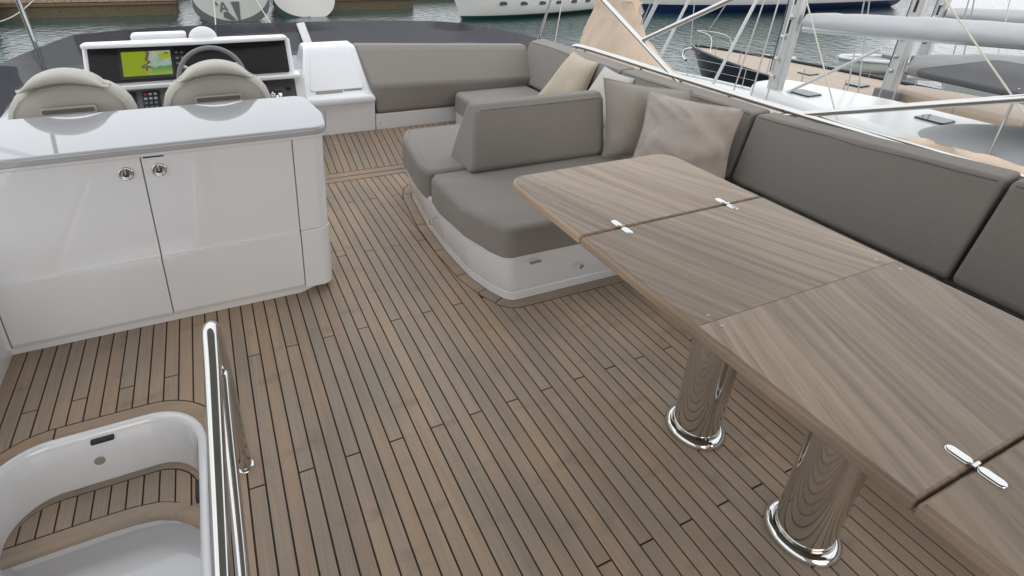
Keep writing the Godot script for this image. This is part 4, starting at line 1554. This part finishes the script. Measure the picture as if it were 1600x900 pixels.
func mast(t: Node3D, foot: Vector3, h: float, r: float) -> void:
	var g := Geo.new()
	g.prism(rp([[-r, -r * 1.5], [r, -r * 1.5], [r, r * 1.5], [-r, r * 1.5]], r * 0.9, 5), 0.0, h, 0.01, 0.01, Transform3D(plan().basis, foot), 2)
	var m := part(t, "mast", g, M.alu)
	g = Geo.new()
	g.prism(rect(-r * 1.5, -r * 2.2, r * 1.5, r * 2.2, r * 0.5, 4), 0.0, 0.35, 0.05, 0.0, Transform3D(plan().basis, foot - Vector3(0, 0.05, 0)), 3)
	part(m, "mast_collar", g, M.grey_plastic)
	for q in [0.9, 1.35, 1.9, 2.4]:
		g = Geo.new()
		var o := foot + Vector3(-r - 0.02, q, (0.05 if int(q * 10) % 2 == 0 else -0.05))
		g.lathe([Vector2(0.06, -0.05), Vector2(0.05, 0.0), Vector2(0.065, 0.05), Vector2(0.0, 0.06)], frame(o, Vector3(-1, 0, 0)), 12)
		part(m, "winch", g, M.steel_dull)
	for q in [2.0, 2.7]:
		part(m, "mast_slot", pipe([foot + Vector3(-r * 1.02, q, 0.0), foot + Vector3(-r * 1.02, q + 0.35, 0.0)], 0.035, 8), M.black_matt)
	part(m, "halyard", pipe([foot + Vector3(-r - 0.03, 0.4, 0.12), foot + Vector3(-r - 0.05, h * 0.5, 0.13)], 0.012, 6), M.rope)
	part(m, "halyard", pipe([foot + Vector3(-r - 0.04, 1.0, -0.14), foot + Vector3(-r - 0.05, h * 0.5, -0.14)], 0.016, 6), M.canvas_dark)

func line(t: Node3D, called: String, a: Vector3, b: Vector3, r: float, m: Material) -> void:
	part(t, called, pipe([a, b], r, 6), m)

# a boom with a folded sail in its cover: sausage from a to b
func boom_cover(t: Node3D, a: Vector3, b: Vector3, hgt: float, wid: float, m: Material, sd: int, taper := 0.6) -> void:
	var nz := noise(sd, 0.8, 3)
	var ax := (b - a)
	var sidev := ax.cross(Vector3.UP).normalized()
	var rows := []
	var N := 30
	for i in N + 1:
		var s := float(i) / N
		var k := lerpf(1.0, taper, s) * pow(sin(PI * clampf(s * 0.97 + 0.015, 0, 1)), 0.12)
		var row := PackedVector3Array()
		for j in 20:
			var w := TAU * j / 20.0
			var rr := 1.0 + 0.10 * nz.get_noise_2d(s * 9.0, w * 1.2)
			var y := sin(w)
			var x := cos(w) * (1.0 - 0.35 * maxf(0.0, y))
			row.append(a + ax * s + sidev * x * wid * k * rr + Vector3.UP * y * hgt * k * rr)
		rows.append(row)
	var g := Geo.new()
	g.grid(rows, true, 1.0)
	for i in g.n.size():
		var c := a + ax * clampf((g.v[i] - a).dot(ax) / ax.length_squared(), 0, 1)
		if g.n[i].dot(g.v[i] - c) < 0: g.n[i] = -g.n[i]
	retri(g)
	part(t, "sail_cover", g, m)
	part(t, "boom", pipe([a - Vector3(0, hgt * 0.85, 0), b - Vector3(0, hgt * 0.62, 0)], 0.09, 10), M.alu)

func stanchions(t: Node3D, xf: Transform3D, o: Dictionary, s0: float, s1: float, count: int, sides := [-1.0, 1.0]) -> void:
	for sg in sides:
		var tops := []
		var mids := []
		for i in count:
			var s := lerpf(s0, s1, float(i) / (count - 1))
			var bs := hull_at(s, o)
			var a := xf * V(sg * (bs[0] - 0.08), o.length * s, bs[1] - 0.03)
			var b := a + Vector3(0, 0.62, 0)
			part(t, "stanchion", pipe([a, b], 0.014, 6), M.steel_dull)
			tops.append(b)
			mids.append(a + Vector3(0, 0.33, 0))
		part(t, "lifeline", pipe(tops, 0.006, 5), M.wire)
		part(t, "lifeline", pipe(mids, 0.005, 5), M.wire)

func build_neighbours() -> void:
	# next to us: a sloop whose tan cover wraps mast and boom
	var at := V(6.6, -3.5, WATER)
	var t := thing("sailing_yacht", "sloop alongside with a big tan canvas cover over mast and boom", "sailboat", at, "sailing yachts moored to starboard")
	var o := {"length": 15.0, "beam": 4.2, "free": 1.25, "draft": 0.6, "transom": 0.75, "hull_mat": M.hull_white, "deck_mat": M.deck_white}
	var xf := place(at, 0.0)
	hull(t, xf, o)
	coachroof(t, xf, rp([[-1.15, 4.2], [1.15, 4.2], [0.95, 9.5], [0.4, 11.6], [-0.4, 11.6], [-0.95, 9.5]], 0.4), 1.15, 1.75, M.hull_white)
	# tan cover: a loft of rings along the boom, rising into a collar round the mast
	var nz := noise(91, 1.0, 3)
	var rows := []
	# stations: forward position, ridge height, half width, bottom height
	var st := [[8.62, -0.62, 0.05, -1.35], [8.56, -0.34, 0.20, -1.45], [8.40, -0.05, 0.34, -1.5], [8.22, 0.35, 0.40, -1.5], [8.10, 0.72, 0.36, -1.5], [8.0, 1.05, 0.30, -1.5], [7.72, 1.2, 0.28, -1.5], [7.45, 1.1, 0.30, -1.5], [7.28, 0.95, 0.34, -1.5], [7.15, 0.72, 0.38, -1.5], [7.02, 0.42, 0.42, -1.5], [6.84, 0.16, 0.44, -1.5], [6.5, -0.06, 0.44, -1.48], [6.05, -0.24, 0.42, -1.45], [5.5, -0.29, 0.40, -1.4], [4.8, -0.31, 0.40, -1.4], [4.1, -0.32, 0.40, -1.4], [3.5, -0.31, 0.40, -1.4], [3.15, -0.26, 0.40, -1.4], [2.85, -0.16, 0.40, -1.4], [2.55, -0.155, 0.40, -1.4], [2.2, -0.14, 0.40, -1.4], [1.6, -0.16, 0.38, -1.4], [0.6, -0.22, 0.34, -1.35], [-0.6, -0.35, 0.28, -1.3], [-0.9, -0.6, 0.10, -1.2]]
	var fine := []
	for i in st.size() - 1:
		for k in 4:
			var row := []
			for c in 4:
				row.append(lerpf(st[i][c], st[i + 1][c], k / 4.0))
			fine.append(row)
	fine.append(st[st.size() - 1])
	for i in fine.size():
		var q: Array = fine[i]
		var row := PackedVector3Array()
		for j in 49:
			var a := -1.0 + j / 24.0      # -1 port foot ... 1 starboard foot
			var h := 1.0 - absf(a)         # 0 foot, 1 ridge
			var z: float = lerpf(q[3], q[1], pow(h, 0.85))
			var x: float = q[2] * signf(a) * pow(absf(a), 0.75) * (1.0 + 0.18 * sin(PI * h))
			# folds hang from the ridge
			var fold := 0.10 * (0.5 - 2.0 * absf(nz.get_noise_2d(q[0] * 1.1 + 0.9 * h, a * 0.9))) * (1.3 - h) + 0.06 * nz.get_noise_2d(q[0] * 3.2 + h * 2.2, a * 1.6 + 7.0)
			if q[1] > 0.25: fold += 0.03 * sin((z - 0.3) * 26.0 + 3.0 * nz.get_noise_2d(a, q[0])) * clampf((z - 0.28) * 4.0, 0, 1)
			row.append(V(6.5 + x + fold * (signf(a) if a != 0.0 else 1.0), q[0] + fold * 0.5, z + 0.03 * nz.get_noise_2d(q[0] * 3.0, 3.0) * h))
		rows.append(row)
	var g := Geo.new()
	g.grid(rows, false, 1.0)
	orient(g, func(p: Vector3) -> Vector3: return Vector3(6.5, minf(p.y - 0.1, -0.7), clampf(p.z, -7.8, 0.4)))
	part(t, "sail_cover", g, M.canvas)
	g = Geo.new()
	g.prism(rp([[-0.1, -0.15], [0.1, -0.15], [0.1, 0.15], [-0.1, 0.15]], 0.08, 5), 0.0, 15.5, 0.01, 0.01, Transform3D(plan().basis, V(6.5, 7.72, -2.6)), 2)
	part(t, "mast", g, M.alu)
	part(t, "boom", pipe([V(6.5, 7.55, -1.25), V(6.5, -0.8, -1.15)], 0.10, 10), M.alu)
	for q in [[8.05, 0.66, 0.34], [7.98, 0.80, 0.34]]:
		var loop := []
		for i in 25:
			var a := TAU * i / 24.0
			loop.append(V(6.5 + q[2] * 1.02 * cos(a), 7.68 + 0.50 * sin(a), q[1] + 0.03 * sin(a * 2.0)))
		part(t, "lashing", pipe(loop, 0.012, 6), M.rope)
	for q in [[1.7, -0.15, 5.5], [3.6, -0.3, 6.2]]:
		line(t, "lazy_jack", V(6.5, q[0], q[1]), V(6.5, 7.6, q[2]), 0.008, M.rope)
	line(t, "shroud", V(4.75, 7.2, -2.9), V(6.4, 7.7, 12.0), 0.008, M.wire)
	line(t, "shroud", V(8.3, 7.2, -2.9), V(6.6, 7.7, 12.0), 0.008, M.wire)

	# the white sloop beyond
	at = V(14.2, 0.6, WATER)
	xf = place(at, 0.0)
	t = thing("sailing_yacht", "white sloop with bare mast and a pale covered boom, beyond the tan cover", "sailboat", at, "sailing yachts moored to starboard")
	o = {"length": 15.5, "beam": 4.5, "free": 1.38, "draft": 0.6, "transom": 0.8, "hull_mat": M.hull_white, "deck_mat": M.deck_white, "spring": 0.10}
	hull(t, xf, o)
	var cr := coachroof(t, xf, rp([[-1.55, 2.6], [1.55, 2.6], [1.4, 7.0], [0.75, 9.6], [-0.75, 9.6], [-1.4, 7.0]], 0.7), 1.32, 2.32, M.hull_white)
	for sg in [-1.0, 1.0]:      # long side windows
		g = Geo.new()
		var wr := []
		for u in [1.46, 1.66, 1.90]:
			var row := PackedVector3Array()
			for i in 13:
				var f := 3.4 + 4.4 * i / 12.0
				var taper := sin(PI * i / 12.0)
				var hx := 1.515 if f < 5.2 else lerpf(1.515, 1.30, (f - 5.2) / 2.6)
				row.append(xf * V(sg * (hx + 0.045 - 0.10 * maxf(0.0, f - 6.6)), f, 1.62 + (u - 1.66) * (0.35 + 0.65 * taper)))
			wr.append(row)
		g.grid(wr, false, 1.0)
		for i in g.n.size():
			if g.n[i].x * sg < 0: g.n[i] = -g.n[i]
		retri(g)
		part(cr, "side_window", g, M.window)
	for q in [[-0.4, 8.1], [0.35, 5.6]]:
		g = Geo.new()
		g.prism(rect(q[0] - 0.28, q[1] - 0.28, q[0] + 0.28, q[1] + 0.28, 0.06, 4), 2.3, 2.36, 0.02, 0.0, xf * plan(), 3)
		part(cr, "hatch", g, M.window)
	mast(t, V(13.5, 9.32, -2.45), 15.0, 0.13)
	boom_cover(t, V(13.5, 9.0, -0.10), V(13.75, 2.6, 0.36), 0.23, 0.20, M.canvas_white, 5, 0.95)
	part(t, "vang", pipe([V(13.5, 9.1, -2.0), V(13.55, 7.2, -0.45)], 0.035, 8), M.alu)
	for q in [[16.2, 9.0, 13.6, 9.4, 12.0], [12.2, 9.0, 13.4, 9.4, 12.0], [12.25, 8.6, 13.4, 9.3, 8.0], [16.1, 8.6, 13.6, 9.3, 8.0], [12.1, 9.5, 13.4, 9.4, 8.0], [14.2, 15.9, 13.5, 9.5, 12.4], [14.1, 14.2, 13.5, 9.5, 9.5]]:
		line(t, "shroud", V(q[0], q[1], -2.75), V(q[2], q[3], q[4]), 0.019, M.wire)
	part(t, "furled_jib", pipe([V(14.2, 15.7, -2.5), V(13.95, 13.5, 1.9), V(13.6, 9.8, 10.0)], 0.07, 8), M.canvas_white)
	for q in [[12.05, 10.3, 12.45, 9.3, 1.5], [12.6, 13.0, 12.9, 11.0, 3.0]]:
		part(t, "whisker_pole", pipe([V(q[0], q[1], -2.75), V(q[2], q[3], q[4])], 0.04, 8), M.hull_white)
	stanchions(t, xf, o, 0.12, 0.95, 9)
	# grey sprayhood and cockpit tent
	var hood := []
	for i in 13:
		var s := i / 12.0
		var row := PackedVector3Array()
		var fy := lerpf(6.3, 2.2, s)
		var top := lerpf(0.30, 1.35, pow(s, 0.55))
		for j in 21:
			var a := PI * j / 20.0
			row.append(V(14.0 - 1.65 * cos(a) * (0.85 + 0.15 * s), fy, -2.45 + top * pow(maxf(0.0, sin(a)), 0.45)))
		hood.append(row)
	g = Geo.new()
	g.grid(hood, false, 1.0)
	for i in g.n.size():
		if g.n[i].dot(g.v[i] - V(14.0, 3.0, -2.8)) < 0: g.n[i] = -g.n[i]
	retri(g)
	part(t, "sprayhood", g, M.canvas_grey)
	g = Geo.new()
	g.prism(rect(12.5, 0.8, 15.6, 2.15, 0.2, 5), -2.9, -1.5, 0.1, 0.0, plan(), 4)
	part(t, "cockpit_tent", g, M.canvas_grey)
	g = Geo.new()
	g.prism(rp([[12.3, 0.4], [15.9, 0.4], [15.7, 6.0], [12.5, 6.0]], 0.3), -0.62, -0.50, 0.05, 0.04, plan(), 3)
	g.warp(func(p: Vector3) -> Vector3: return p - Vector3(0, 0.10 * pow((p.x - 14.1) / 1.8, 2.0), 0))
	part(t, "bimini", g, M.canvas_dark)
	for q in [[12.4, 0.6], [12.6, 4.4], [15.8, 0.6], [15.6, 4.4]]:
		line(t, "bimini_pole", V(q[0], q[1], -2.8), V(q[0], q[1], -0.55), 0.02, M.steel)
	part(t, "cockpit_doorway", block(12.46, 12.5, 1.4, 1.65, -2.75, -1.95, 0.01), M.rust)

	# dark-hulled yacht with a teak deck
	at = V(21.2, 1.6, WATER)
	xf = place(at, 0.03)
	t = thing("sailing_yacht", "dark blue hulled yacht with a pale teak deck, farthest of the near sailboats", "sailboat", at, "sailing yachts moored to starboard")
	o = {"length": 17.2, "beam": 4.6, "free": 1.22, "draft": 0.6, "transom": 0.8, "hull_mat": M.navy, "deck_mat": M.deck_teak, "gun_mat": M.black, "roll": 0.07, "spring": 0.12, "fine": 2.0}
	hull(t, xf, o)
	cr = coachroof(t, xf, rp([[-1.3, 2.0], [1.3, 2.0], [1.1, 6.5], [0.5, 8.6], [-0.5, 8.6], [-1.1, 6.5]], 0.5), 1.2, 1.62, M.deck_teak)
	for f in [7.0, 9.6, 11.4]:
		g = Geo.new()
		g.prism(rect(-0.3, f, 0.3, f + 0.5, 0.05, 3), 1.22, 1.34, 0.02, 0.0, xf * plan(), 3)
		part(t, "deck_hatch", g, M.window)
	mast(t, V(20.0, 10.0, -2.9), 16.0, 0.15)
	boom_cover(t, V(20.0, 9.6, -1.75), V(20.3, 4.0, -0.95), 0.42, 0.36, M.canvas_grey, 6, 1.1)
	for q in [[19.2, 9.8, 19.9, 10.0, 12.0], [22.8, 9.8, 20.1, 10.0, 12.0], [19.2, 9.4, 19.9, 10.0, 7.0], [22.8, 9.4, 20.1, 10.0, 7.0], [20.7, 18.5, 20.0, 10.1, 12.6]]:
		line(t, "shroud", V(q[0], q[1], -2.9), V(q[2], q[3], q[4]), 0.02, M.wire)
	stanchions(t, xf, o, 0.1, 0.96, 11)
	# bow rail and anchor
	part(t, "pulpit", pipe(smooth([xf * V(-0.7, 15.6, 1.35), xf * V(-0.5, 15.9, 2.0), xf * V(0.0, 17.1, 2.05), xf * V(0.5, 15.9, 2.0), xf * V(0.7, 15.6, 1.35)], 6), 0.02, 8), M.steel)
	part(t, "anchor", pipe(smooth([xf * V(0.0, 17.0, 1.3), xf * V(-0.05, 17.5, 1.1), xf * V(-0.1, 17.5, 0.8), xf * V(-0.2, 17.2, 0.7)], 4), 0.06, 8), M.steel)

	# more booms and boats off to the right
	at = V(28.5, -2.0, WATER)
	xf = place(at, 0.0)
	t = thing("sailing_yacht", "white yacht with a cream covered boom behind the dark-hulled one", "sailboat", at, "sailing yachts moored to starboard")
	o = {"length": 15.0, "beam": 4.3, "free": 1.3, "draft": 0.6, "transom": 0.8, "hull_mat": M.hull_white, "deck_mat": M.deck_white}
	hull(t, xf, o)
	coachroof(t, xf, rp([[-1.3, 3.0], [1.3, 3.0], [1.0, 8.5], [0.4, 10.5], [-0.4, 10.5], [-1.0, 8.5]], 0.5), 1.25, 1.75, M.hull_white)
	mast(t, V(27.6, 13.0, -2.9), 15.0, 0.15)
	boom_cover(t, V(27.6, 12.7, -0.80), V(27.8, 5.5, -0.35), 0.28, 0.24, M.canvas_white, 12, 0.9)
	for q in [[25.9, 9.8, 27.4, 13.0, 12.0], [30.4, 9.8, 27.7, 13.0, 12.0]]:
		line(t, "shroud", V(q[0], q[1], -2.9), V(q[2], q[3], q[4]), 0.02, M.wire)
	# small boats on the water between
	for q in [[24.6, 16.4, 0.3, 3.0], [26.6, 17.4, -0.2, 3.4], [33.0, 16.0, 0.1, 4.2]]:
		at = V(q[0], q[1], WATER)
		t = thing("dinghy", ["white tender floating ahead of the dark yacht", "white tender with a dark bow beside its twin", "white open tender farthest right"][0 if q[3] < 3.1 else (1 if q[3] < 3.6 else 2)], "dinghy", at, "tenders on the water")
		xf = place(at, q[2] + 1.2)
		o = {"length": q[3], "beam": 1.6, "free": 0.55, "draft": 0.2, "transom": 0.85, "hull_mat": M.hull_white, "deck_mat": M.canvas_grey, "roll": 0.10, "gun_mat": M.hull_white}
		hull(t, xf, o)
		g = Geo.new()
		g.prism(rect(-0.5, 0.9, 0.5, 1.3, 0.05, 3), 0.45, 0.72, 0.03, 0.0, xf * plan(), 3)
		part(t, "thwart", g, M.grey_plastic)

func big_yacht(at: Vector3, turn: float, label: String, o: Dictionary, cabin_h: float, ports: int) -> Node3D:
	var t := thing("motor_yacht", label, "motor yacht", at, "yachts along the far quay")
	var xf := place(at, turn)
	hull(t, xf, o)
	var L: float = o.length
	var B: float = o.beam / 2.0
	coachroof(t, xf, rp([[-B * 0.75, L * 0.12], [B * 0.75, L * 0.12], [B * 0.7, L * 0.58], [B * 0.3, L * 0.74], [-B * 0.3, L * 0.74], [-B * 0.7, L * 0.58]], B * 0.25), o.free - 0.1, o.free + cabin_h, M.hull_white, "superstructure")
	for sg in [-1.0, 1.0]:
		for i in ports:
			var s := lerpf(0.15, 0.78, float(i) / max(1, ports - 1))
			var bs := hull_at(s, o)
			var z: float = bs[1] * 0.62
			var wl: float = lerpf(1.0, o.get("water_beam", 0.86), clampf((bs[1] - z) / bs[1], 0, 1))
			var tt: float = (bs[1] - z) / (bs[1] + o.draft)
			var b: float = bs[0] * wl * pow(maxf(0.0, 1.0 - pow(tt, 4.0)), 0.6) * (1.0 - o.get("flare", 0.35) * tt * pow(s, 3.0))
			var g := Geo.new()
			g.prism(rect(-0.34, -0.13, 0.34, 0.13, 0.12, 5), -0.05, 0.03, 0.01, 0.0, frame(xf * V(sg * b, L * s, z), xf.basis * V(sg, 0, 0.05), xf.basis * V(0, 1, 0)), 3)
			part(t, "porthole", g, M.window)
		var gw := Geo.new()
		gw.prism(rect(L * 0.18, o.free + cabin_h * 0.35, L * 0.55, o.free + cabin_h * 0.8, cabin_h * 0.15, 4), B * 0.7, B * 0.765, 0.01, 0.0, Transform3D(xf.basis * Basis(Vector3(0, 0, -1), Vector3(0, 1, 0), Vector3(sg, 0, 0)), xf.origin), 2)
		part(t, "cabin_window", gw, M.window)
	return t

func transom_band(t: Node3D, at: Vector3, o: Dictionary, top: float, m: Material) -> void:
	# dark paint along the foot of a transom, 15 mm proud
	var bs := hull_at(0.0, o)
	var p := PackedVector2Array()
	for j in range(-20, 21):
		var x: float = bs[0] * j / 20.5
		var tt: float = pow(maxf(0.0, 1.0 - pow(absf(x) / bs[0], 1.0 / 0.6)), 0.25)
		p.append(Vector2(at.x + x, bs[1] - (bs[1] + o.draft) * tt))
	for j in range(20, -21, -1):
		var x: float = bs[0] * j / 20.5
		var tt: float = pow(maxf(0.0, 1.0 - pow(absf(x) / bs[0], 1.0 / 0.6)), 0.25)
		p.append(Vector2(at.x + x, bs[1] - (bs[1] + o.draft) * tt + top + 0.25 * pow(absf(x) / bs[0], 2.0)))
	var g := Geo.new()
	for i in 40:
		g.slab(PackedVector2Array([p[i], p[i + 1], p[80 - i], p[81 - i]]), at.z - 0.02, at.z + 0.015, Transform3D(Basis.IDENTITY, Vector3(0, at.y, 0)))
	part(t, "waterline_stripe", g, m)

func build_far_boats() -> void:
	var g: Geo
	# sterns towards us, bows in the slip
	var o := {"length": 13.0, "beam": 5.0, "free": 2.1, "draft": 0.35, "transom": 0.98, "hull_mat": M.hull_grey, "deck_mat": M.deck_white, "water_beam": 0.92}
	var t := big_yacht(V(2.05, 40.0, WATER), 0.0, "pale grey motor yacht stern-on with a dark A emblem", o, 1.8, 0)
	transom_band(t, V(2.05, 40.0, WATER), o, 0.42, M.mark_grey)
	var tm := TextMesh.new()
	tm.text = "A"
	var fn := SystemFont.new()
	fn.font_names = PackedStringArray(["Droid Sans"])
	fn.font_weight = 700
	tm.font = fn
	tm.font_size = 64
	tm.pixel_size = 0.0125
	tm.depth = 0.04
	var em := Node3D.new()
	em.name = "emblem"
	t.add_child(em, true)
	base_of[em] = base_of[t]
	var tl := MeshInstance3D.new()
	tl.name = "letter"
	em.add_child(tl, true)
	tl.mesh = tm
	tl.material_override = M.mark_grey
	tl.position = V(1.50, 39.96, -3.24) - base_of[t]
	tl.rotation = Vector3(0, 0, 0.10)
	for q in [[[1.48, -3.55], [1.78, -3.55], [2.22, -4.08], [1.92, -4.10], [1.46, -3.88]], [[1.98, -2.90], [2.52, -2.90], [2.48, -4.08], [2.36, -4.12]], [[0.98, -2.92], [1.12, -2.92], [1.20, -3.12], [1.06, -3.12]]]:
		g = Geo.new()
		g.slab(pv(q), -39.99, -39.95, Transform3D(Basis(Vector3(1, 0, 0), Vector3(0, 1, 0), Vector3(0, 0, 1)), Vector3.ZERO))
		part(em, "stroke", g, M.mark_grey)
	o = {"length": 12.0, "beam": 4.5, "free": 1.85, "draft": 0.35, "transom": 0.98, "hull_mat": M.hull_white, "deck_mat": M.deck_white, "water_beam": 0.92}
	t = big_yacht(V(6.95, 41.2, WATER), -0.04, "white motor yacht stern-on with a green waterline", o, 1.8, 0)
	transom_band(t, V(6.95, 41.2, WATER), o, 0.36, M.green_bottom)
	o = {"length": 10.0, "beam": 4.4, "free": 1.6, "draft": 0.5, "transom": 0.9, "hull_mat": M.green_bottom, "deck_mat": M.deck_white, "fine": 3.0, "water_beam": 0.85, "flare": 0.2}
	big_yacht(V(-21.0, 41.0, WATER), -PI / 2 + 0.1, "dark green hulled boat at the far left edge", o, 1.2, 0)
	# side-on yachts to the right
	o = {"length": 17.0, "beam": 4.8, "free": 1.7, "draft": 0.5, "transom": 0.85, "hull_mat": M.hull_white, "deck_mat": M.deck_white, "stripe": [-0.02, 0.30], "stripe_mat": M.green_bottom, "water_beam": 0.92}
	big_yacht(V(33.0, 41.5, WATER), PI / 2 + 0.26, "white yacht lying side-on with a dark waterline at the far quay", o, 1.8, 7)
	o = {"length": 34.0, "beam": 7.5, "free": 2.6, "draft": 0.6, "transom": 0.9, "hull_mat": M.hull_white, "deck_mat": M.deck_white, "stripe": [-0.02, 0.75], "stripe_mat": M.blue_stripe, "water_beam": 0.97, "flare": 0.2}
	big_yacht(V(67.0, 38.5, WATER), PI / 2 + 0.02, "large white yacht with a broad navy blue waterline band", o, 3.0, 14)
	# mooring lines of the bow-on boats
	for q in [[V(1.0, 39.9, -2.3), V(0.6, 33.0, WATER - 0.2), "pale mooring line sloping from the grey yacht's stern, left one"], [V(3.4, 39.9, -2.3), V(4.6, 32.0, WATER - 0.2), "pale mooring line sloping from the grey yacht's stern, right one"], [V(-9.6, 44.5, -3.0), V(-11.5, 38.0, WATER + 0.6), "pale rope hanging at the far left boat"]]:
		var path := []
		for i in 13:
			var s := i / 12.0
			path.append(q[0].lerp(q[1], s) - Vector3(0, 0.5 * sin(PI * s), 0))
		single("mooring_line", pipe(path, 0.035, 6), M.rope, q[2], "rope", path[12], "mooring lines across the basin")
	# green buoy and lime awning on the quay
	g = Geo.new()
	g.lathe([Vector2(0.0, -0.2), Vector2(0.30, -0.1), Vector2(0.42, 0.15), Vector2(0.38, 0.45), Vector2(0.2, 0.65), Vector2(0.0, 0.7)], frame(V(21.2, 39.0, WATER), Vector3.UP), 18)
	single("fender_buoy", g, M.emerald, "dark green round buoy beside the side-on white yacht", "buoy", V(21.2, 39.0, WATER))
	var k := thing("market_stall", "lime green awning stall standing on the quay edge", "stall", V(-3.6, 46.8, WATER + 1.16))
	for q in [[-5.0, 46.0], [-2.2, 46.0], [-5.0, 48.0], [-2.2, 48.0]]:
		part(k, "post", pipe([V(q[0], q[1], WATER + 1.16), V(q[0], q[1], WATER + 3.6)], 0.05, 8), M.alu)
	g = Geo.new()
	g.prism(rp([[45.5, WATER + 2.7], [48.3, WATER + 2.7], [48.3, WATER + 3.6], [46.9, WATER + 4.3], [45.5, WATER + 3.6]], 0.05), -5.3, -1.9, 0.03, 0.03, side_x(), 3)
	part(k, "awning", g, M.lime)

func _ready() -> void:
	rng.seed = 20240
	make_light()
	make_materials()
	build_deck()
	build_stairs()
	build_boat_shell()
	build_water()
	build_cabinet()
	build_console()
	build_locker()
	var s0 := helm_seat(0.03, "beige helm seat in front of the steering wheel", null)
	helm_seat(-0.615, "beige companion helm seat at the far left of the console", s0)
	build_seating()
	build_table()
	build_pillows()
	build_handrail()
	build_neighbours()
	build_far_boats()
